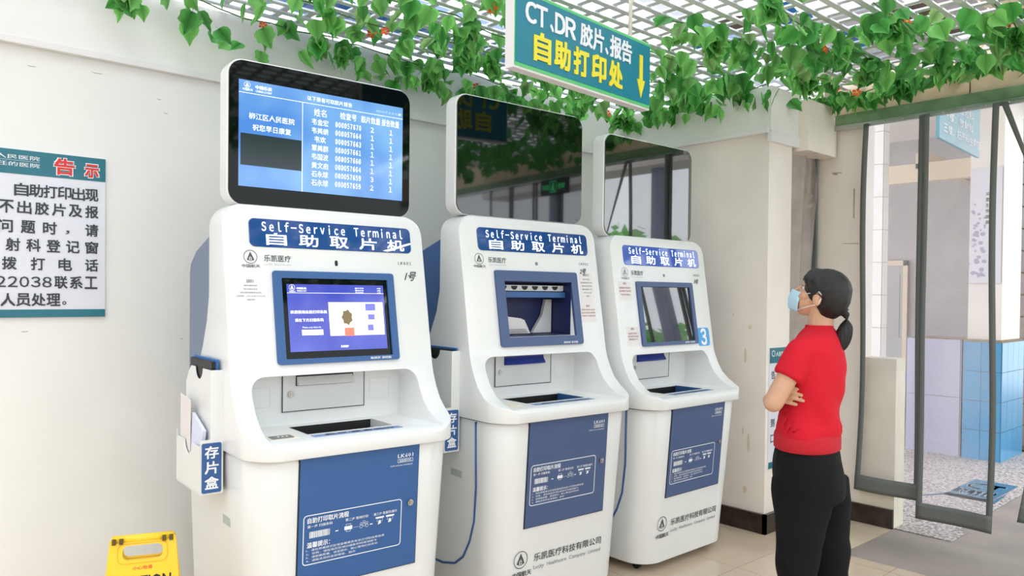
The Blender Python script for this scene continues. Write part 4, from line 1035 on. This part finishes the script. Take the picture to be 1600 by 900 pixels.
struct('ceiling_canopy', (7.2, 7.7, -4.5, .6, 3.0, 3.12), mat('canopy_white', (220, 216, 214), .6))

# ---------------------------------------------------------------- lamps
def tube_lamp(loc, rz, label, ln=1.2, e=9):
    L_ = thing('fluorescent_lamp', label, 'lamp', loc, rz)
    boxo('housing', (-ln/2, ln/2, -.03, .03, .03, .07), M_trim, L_, .004)
    bm = bmesh.new(); tube(bm, [(-ln/2+.03, 0, .012), (ln/2-.03, 0, .012)], .013, 10); fin('tube', bm, mat('lamp_tube', (255, 255, 255), .3, emit=e), L_, True)
    for s in (-1, 1): boxo('lamp_holder', (s*(ln/2-.018)-.012, s*(ln/2-.018)+.012, -.015, .015, -.004, .032), M_trim, L_)
    bm = bmesh.new(); tube(bm, [(-ln*.35, 0, .07), (-ln*.35, 0, .17)], .004, 6); tube(bm, [(ln*.35, 0, .07), (ln*.35, 0, .17)], .004, 6); fin('hanger', bm, M_steel, L_)
tube_lamp((3.6, -.85, 2.68), math.radians(98), 'fluorescent tube lamp under the lattice behind the viewer, mirrored in the lit monitor')
tube_lamp((1.2, -.4, 2.68), math.radians(5), 'fluorescent tube lamp under the lattice beside the viewer')
def exit_sign():
    E_ = thing('exit_sign', 'green running-man exit sign hanging by the doorway', 'sign', (4.93, .20, 2.43), math.radians(-90))
    boxo('case', (-.20, .20, -.02, .02, 0, .15), M_dark, E_, .003)
    bm = bmesh.new(); frame(bm, -.05, .05, .02, .13, .002, .006, -.0215)
    addtext(bm, '安全', -.17, -.07, .05, .10, -.0215, .02, 1); addtext(bm, 'EXIT', .07, .17, .055, .095, -.0215, .02, 1)
    ring(bm, .0, .105, 0.001, .010, -.0215, 10); flat(bm, [(-.012, .092), (.012, .095), (.018, .06), (.03, .035), (.02, .03), (.006, .055), (-.012, .03), (-.025, .035), (-.008, .065)], -.0215)
    fin('pictogram', bm, mat('exit_green', (60, 220, 130), .4, emit=1.6), E_)
    bm = bmesh.new(); tube(bm, [(-.12, 0, .15), (-.12, 0, .42)], .004, 6); tube(bm, [(.12, 0, .15), (.12, 0, .42)], .004, 6); fin('hanger', bm, M_steel, E_)
exit_sign()

# ---------------------------------------------------------------- caution sign
def caution():
    S = thing('caution_sign', 'yellow folding wet-floor caution sign standing against the wall', 'sign', (.80, 2.77, 0), math.radians(-20.5))
    H = .645; zt = H
    def panel(sgn):
        bm = bmesh.new(); hw0, hw1 = .155, .100
        def hw(z): return hw0+(hw1-hw0)*z/H
        out = [(-hw0, 0), (-hw0+.05, 0), (-.07, .03), (.07, .03), (hw0-.05, 0), (hw0, 0), (hw1+.002, H-.012), (hw1-.012, H), (-hw1+.012, H), (-hw1-.002, H-.012)]
        prism(bm, out, -.009, .009, 'y', .002); me = bm2me(bm)
        bm = bmesh.new(); prism(bm, rrect(-.062, .062, H-.078, H-.030, .018, 5), -.1, .1, 'y'); me = csg(me, bm2me(bm), 'DIFFERENCE')
        me.materials.clear()
        for v in me.vertices: v.co.y += sgn*(H-v.co.z)*.22
        return me
    f = link('front_leaf', panel(-1), M_ysign, S); link('rear_leaf', panel(1), M_ysign, S)
    bm = bmesh.new(); tube(bm, [(-.095, 0, H-.012), (.095, 0, H-.012)], .015, 12); fin('hinge_bar', bm, M_ysign, S, True)
    for x in (-.088, -.066, .066, .088):
        boxo('hinge_slot', (x-.006, x+.006, -.0215, -.012, H-.022, H-.004), mat('hinge_dark', (90, 74, 30), .6), S)
    Wp = lambda v: Vector((v.x, v.y-(H-v.z)*.22, v.z))
    bm = bmesh.new(); frame(bm, -.078, .078, H-.088, H-.022, .02, .003, -.0105); fin('grip_rim', bm, mat('yellow_deep', (226, 168, 24), .4), f, warp=Wp)
    bm = bmesh.new(); addtext(bm, '小心地滑', -.030, .030, H-.108, H-.096, -.0102, .02, 2); fin('red_lettering', bm, M_red, f, warp=Wp)
    bm = bmesh.new(); addtext(bm, 'CAUTION', -.088, .088, H-.165, H-.128, -.0102, .02, 2); addtext(bm, 'WET FLOOR', -.10, .10, H-.235, H-.20, -.0102, .02, 2)
    flat(bm, [(-.07, .12), (.07, .12), (0, .27)], -.0101); fin('black_lettering', bm, M_dark, f, warp=Wp)
caution()

# ---------------------------------------------------------------- woman
def woman():
    Wm = thing('person', 'woman in red T-shirt and black trousers, arms folded, masked, looking up at the kiosks', 'person', (2.868, 1.441, 0), math.radians(18.4))
    # frame: +Y facing, +X her right side
    LS = (-.142, .022, 1.272); LE = (-.205, .108, 1.082); RS = (.150, -.040, 1.275); RE = (.200, .080, 1.065)
    LH = (.02, .170, 1.060); RW = (-.055, .115, 1.095)
    hc = Vector((0, -.020, 1.487)); HR = Matrix.Rotation(math.radians(-6), 4, 'Z') @ Matrix.Rotation(math.radians(17), 4, 'X')
    H = lambda p: hc+(HR @ Vector(p))
    bm = bmesh.new()
    ball(bm, H((0, -.014, .012)), (.070, .086, .078), HR.to_3x3()); ball(bm, H((0, .030, -.028)), (.055, .050, .066), HR.to_3x3()); ball(bm, H((0, .042, -.070)), (.034, .032, .026), HR.to_3x3())
    capsule(bm, H((0, .078, .008)), H((0, .096, -.022)), .007, .012); ball(bm, H((0, .074, -.052)), (.020, .012, .010), HR.to_3x3())
    ball(bm, H((0, .052, .030)), (.048, .022, .030), HR.to_3x3())
    for s in (-1, 1):
        ball(bm, H((s*.071, -.012, -.012)), (.009, .019, .031), (HR.to_3x3() @ Euler((-.2, 0, s*.25)).to_matrix()))
        capsule(bm, H((s*.045, .04, -.015)), H((s*.03, .055, -.03)), .018, .016)
    capsule(bm, H((0, -.025, -.05)), (.0, -.022, 1.335), .046, .048)                      # neck
    ball(bm, (0, -.012, 1.20), (.128, .085, .14)); ball(bm, (0, .008, 1.0), (.115, .080, .16)); ball(bm, (0, .012, .83), (.140, .095, .12))
    def arm(S, E_, Hd, r=(.042, .037, .035, .024)):
        capsule(bm, S, E_, r[0], r[1]); capsule(bm, E_, Hd, r[2], r[3])
    arm(LS, LE, LH); arm(RS, RE, RW)
    capsule(bm, (-.06, -.01, 1.300), LS, .046, .043); capsule(bm, (.06, -.02, 1.300), RS, .046, .043)
    for s, y in ((-1, .035), (1, -.055)):
        capsule(bm, (s*.08, y*.3-.01, .80), (s*.088, y, .45), .065, .045); capsule(bm, (s*.088, y, .45), (s*.09, y-.02, .09), .043, .030)
        capsule(bm, (s*.09, y-.02, .06), (s*.095, y+.10, .035), .030, .026)
    # right hand: laid against the left upper arm, fingers and thumb separate
    palm = Vector((-.120, .100, 1.102)); ball(bm, palm, (.030, .019, .034)); capsule(bm, RW, palm, .022, .021)
    fing = [(1.136, .058, .010), (1.117, .074, .003), (1.098, .080, -.003), (1.080, .054, -.008)]
    for zf, ln, up in fing:
        b0 = Vector((-.147, .090, zf)); a = b0+Vector((-.14, -.98, up*5)).normalized()*ln*.5; c = a+Vector((.05, -.98, -.22)).normalized()*ln*.5
        capsule(bm, Vector((-.125, .096, 1.102+(zf-1.102)*.8)), b0, .0088, .0084, 8); capsule(bm, b0, a, .0084, .0082, 10); capsule(bm, a, c, .0082, .0070, 10)
    capsule(bm, (-.118, .092, 1.132), (-.140, .080, 1.160), .0098, .009, 8); capsule(bm, (-.140, .080, 1.160), (-.150, .060, 1.178), .009, .0075, 8)
    # left hand tucked under the right arm
    lp = Vector((.075, .160, 1.065)); ball(bm, lp, (.036, .018, .030)); capsule(bm, LH, lp, .022, .02)
    for i in range(4):
        b0 = lp+Vector((.028, 0, .022-.015*i)); a = b0+Vector((.026, -.010, 0)); c = a+Vector((.020, -.018, 0)); capsule(bm, b0, a, .0082, .0076, 8); capsule(bm, a, c, .0076, .0064, 8)
    capsule(bm, lp+Vector((0, 0, .025)), lp+Vector((.02, -.01, .05)), .0095, .008, 8)
    body = link('body', remesh(bm, .0034, 3), M_skin, Wm)
    # ear hollow, eye, brow
    for s in (-1, 1):
        bm = bmesh.new(); ball(bm, H((s*.0320, .0545, .012)), (.0125, .0110, .0085), HR.to_3x3()); fin('eye', bm, mat('eye_white', (226, 218, 212), .25), Wm, True)
        bm = bmesh.new(); ball(bm, H((s*.0330, .0630, .012)), (.006, .0035, .0065), HR.to_3x3()); fin('iris', bm, M_dark, Wm, True)
        bm = bmesh.new(); tube(bm, [H((s*.018, .0640, .0185)), H((s*.033, .0655, .0200)), H((s*.045, .0560, .015))], .0010, 6); fin('eyelid', bm, M_dark, Wm, True)
        bm = bmesh.new(); tube(bm, [H((s*.016, .073, .038)), H((s*.034, .0705, .043)), H((s*.050, .058, .038))], [.001, .0022, .001], 6); fin('eyebrow', bm, M_hair, Wm, True)
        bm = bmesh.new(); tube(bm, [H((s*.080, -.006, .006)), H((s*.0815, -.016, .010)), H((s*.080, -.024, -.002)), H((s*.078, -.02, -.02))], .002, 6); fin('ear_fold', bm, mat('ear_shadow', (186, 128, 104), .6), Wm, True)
    # mask
    bm = bmesh.new(); rows = 9; cols = 16; V = []
    for j in range(rows+1):
        t = j/rows; z = -.008-.078*t; row = []
        for i in range(cols+1):
            u = -1+2*i/cols; xx = u*.052*(1-.30*abs(t-.45)); yy = .111-.056*abs(u)**1.9-.016*abs(t-.42)*(1-abs(u))-.02*max(0, t-.7)+(.0012 if j % 2 else 0)
            row.append(bm.verts.new(H((xx*(1-.12*abs(t-.5)), yy, z))))
        V.append(row)
    for j in range(rows):
        for i in range(cols): bm.faces.new((V[j][i], V[j][i+1], V[j+1][i+1], V[j+1][i]))
    me = bm2me(bm); me = evalmesh(me, [('SOLIDIFY', dict(thickness=.002))]); me.materials.clear(); mk = link('face_mask', me, M_mask, Wm)
    for p in me.polygons: p.use_smooth = True
    for s in (-1, 1):
        bm = bmesh.new(); tube(bm, [H((s*.048, .053, -.014)), H((s*.067, .02, -.001)), H((s*.075, -.004, .008)), H((s*.081, -.014, .016)), H((s*.081, -.026, .006))], .0017, 6)
        tube(bm, [H((s*.046, .050, -.078)), H((s*.064, .018, -.055)), H((s*.074, -.008, -.04)), H((s*.077, -.024, -.03)), H((s*.080, -.028, -.008))], .0017, 6)
        fin('ear_loop', bm, M_paper, mk, True)
    # hair: cap swept back to a low ponytail
    bm = bmesh.new()
    ball(bm, H((0, -.022, .026)), (.084, .092, .083), HR.to_3x3()); ball(bm, H((0, -.050, .004)), (.078, .066, .084), HR.to_3x3()); ball(bm, H((0, .026, .058)), (.064, .046, .040), HR.to_3x3())
    ball(bm, (0, -.052, 1.425), (.058, .048, .036))
    for s in (-1, 1):
        capsule(bm, H((s*.058, .044, .052)), H((s*.067, .026, .016)), .020, .010); capsule(bm, H((s*.062, .014, .050)), H((s*.068, .002, .034)), .022, .014)
    capsule(bm, (0, -.070, 1.432), (0, -.104, 1.424), .032, .017)
    me = remesh(bm, .005, 4)
    link('hair', me, M_hair, Wm)
    bm = bmesh.new(); tube(bm, [(0, -.096, 1.428), (0, -.106, 1.424), (0, -.116, 1.418)], [.017, .020, .017], 14); fin('hair_tie', bm, M_dark, Wm, True)
    bm = bmesh.new(); prof = [(0, -.108, 1.424, .012), (0, -.119, 1.405, .017), (.001, -.120, 1.380, .022), (.002, -.114, 1.350, .029), (.003, -.103, 1.318, .033), (.002, -.090, 1.292, .031), (.001, -.082, 1.276, .022), (0, -.078, 1.268, .010)]
    P0 = Vector((0, -.1, 1.36))
    tube(bm, [p[:3] for p in prof], [p[3] for p in prof], 16)
    me = bm2me(bm); me = evalmesh(me, [('SUBSURF', dict(levels=2, render_levels=2))]); me.materials.clear()
    for v in me.vertices: v.co += Vector((v.co.x, v.co.y-P0.y, 0)).normalized()*.0014*math.sin(math.atan2(v.co.y-P0.y, v.co.x)*14)
    for p in me.polygons: p.use_smooth = True
    link('ponytail', me, M_hair, Wm)
    # shirt
    bm = bmesh.new()
    def ell(cx, cy, z, a, b, n=28): return [(cx+a*math.cos(2*PI*k/n), cy+b*math.sin(2*PI*k/n), z) for k in range(n)]
    loft(bm, [ell(0, -.020, 1.366, .054, .048), ell(0, -.020, 1.356, .074, .056), ell(0, -.018, 1.340, .108, .068), ell(0, -.016, 1.315, .140, .084), ell(0, -.014, 1.27, .155, .098), ell(0, -.012, 1.20, .160, .108), ell(0, -.004, 1.12, .152, .110), ell(0, .006, 1.05, .146, .108), ell(0, .014, .99, .152, .112), ell(0, .018, .945, .160, .116), ell(0, .018, .928, .152, .110)])
    capsule(bm, (-.10, -.004, 1.285), LS, .058, .056)
    capsule(bm, (.10, -.026, 1.285), RS, .058, .056)
    def sleeve(S, E_, f, r0=.056, r1=.054):
        S = Vector(S); E_ = Vector(E_); q_ = (E_-S).to_track_quat('Z', 'Y').to_matrix(); L_ = (E_-S).length*f
        loft(bm, [[S+q_@Vector((r*math.cos(2*PI*k/24), r*math.sin(2*PI*k/24), t)) for k in range(24)] for t, r in ((0, r0), (L_*.5, r0-.001), (L_*.8, r1), (L_, r1))])
    sleeve(LS, LE, .50); sleeve(RS, RE, .5)
    me = remesh(bm, .007, 4)
    for v in me.vertices:
        n = Vector(v.normal); p = v.co; k = max(0, min(1, (1.34-p.z)/.12)); low = max(0, min(1, (1.12-p.z)/.12))
        d1 = math.sin((p.z*30-p.y*34+p.x*10)+2.2*noise.noise(p*6)); n_ = noise.noise(Vector((p.x*7+p.z*6, p.y*8-p.z*5, p.z*4)))
        rid = 1-abs(noise.noise(Vector((p.x*9, p.y*9-p.z*9, p.z*9+p.y*6))))*2
        v.co += n*k*(.009*n_+.004*d1*(.35+low)+.003*max(0, rid-.35)*(.4+low))
        if .93 < p.z < 1.0: v.co += n*.006*max(0, math.sin((1.0-p.z)/.07*PI))
    me = evalmesh(me, [('SMOOTH', dict(factor=.5, iterations=3))])
    shirt = link('t_shirt', me, M_shirt, Wm)
    bm = bmesh.new(); loft(bm, [ell(0, .018, .958, .150, .108, 48), ell(0, .018, .950, .162, .119, 48), ell(0, .018, .938, .167, .123, 48), ell(0, .018, .918, .166, .123, 48), ell(0, .018, .893, .166, .123, 48), ell(0, .018, .888, .160, .117, 48)], True)
    fin('shirt_hem', bm, mat('red_rib', (190, 26, 42), .9, bump=.3, bscale=300), shirt, True)
    bm = bmesh.new(); tube(bm, ell(0, -.020, 1.364, .053, .047, 28)+[(.053, -.020, 1.364)], .006, 6); fin('collar', bm, M_shirt, shirt, True)
    # trousers
    bm = bmesh.new()
    loft(bm, [ell(0, .018, .93, .140, .102), ell(0, .018, .895, .152, .110), ell(0, .016, .84, .166, .124), ell(0, .012, .77, .170, .134), ell(0, .010, .70, .163, .126)])
    for s, y in ((-1, .035), (1, -.055)):
        loft(bm, [ell(s*.080, y*.3+.008, .78, .082, .118), ell(s*.084, y*.6+.004, .68, .083, .104), ell(s*.092, y*.9, .55, .078, .086), ell(s*.096, y, .42, .071, .074), ell(s*.098, y-.006, .28, .067, .070), ell(s*.098, y-.012, .10, .064, .070), ell(s*.098, y-.012, .045, .064, .072)])
    me = remesh(bm, .009, 6)
    for v in me.vertices:
        p = v.co; n = Vector(v.normal)
        rid = 1-abs(noise.noise(Vector((p.x*7, p.y*7, p.z*5))))*2.2
        v.co += n*(.009*noise.noise(Vector((p.x*6, p.y*6, p.z*3.2)))+.004*math.sin(p.z*26+p.y*24+4*noise.noise(p*5))+.006*max(0, rid-.2))
    tr = link('trousers', me, M_pants, Wm)
    for s, y in ((-1, .035), (1, -.055)):
        bm = bmesh.new(); prof = [(-.075, .030, .045), (-.05, .040, .055), (0, .042, .062), (.05, .044, .052), (.11, .044, .036), (.15, .032, .026)]
        R = []
        for (yy, hw, hh) in prof: R.append([(s*.098+hw*math.cos(2*PI*k/14), y+yy, max(.0, hh*.5+hh*.55*math.sin(2*PI*k/14))) for k in range(14)])
        loft(bm, R); fin('shoe', bm, mat('shoe_black', (30, 30, 34), .5), Wm, True)
woman()
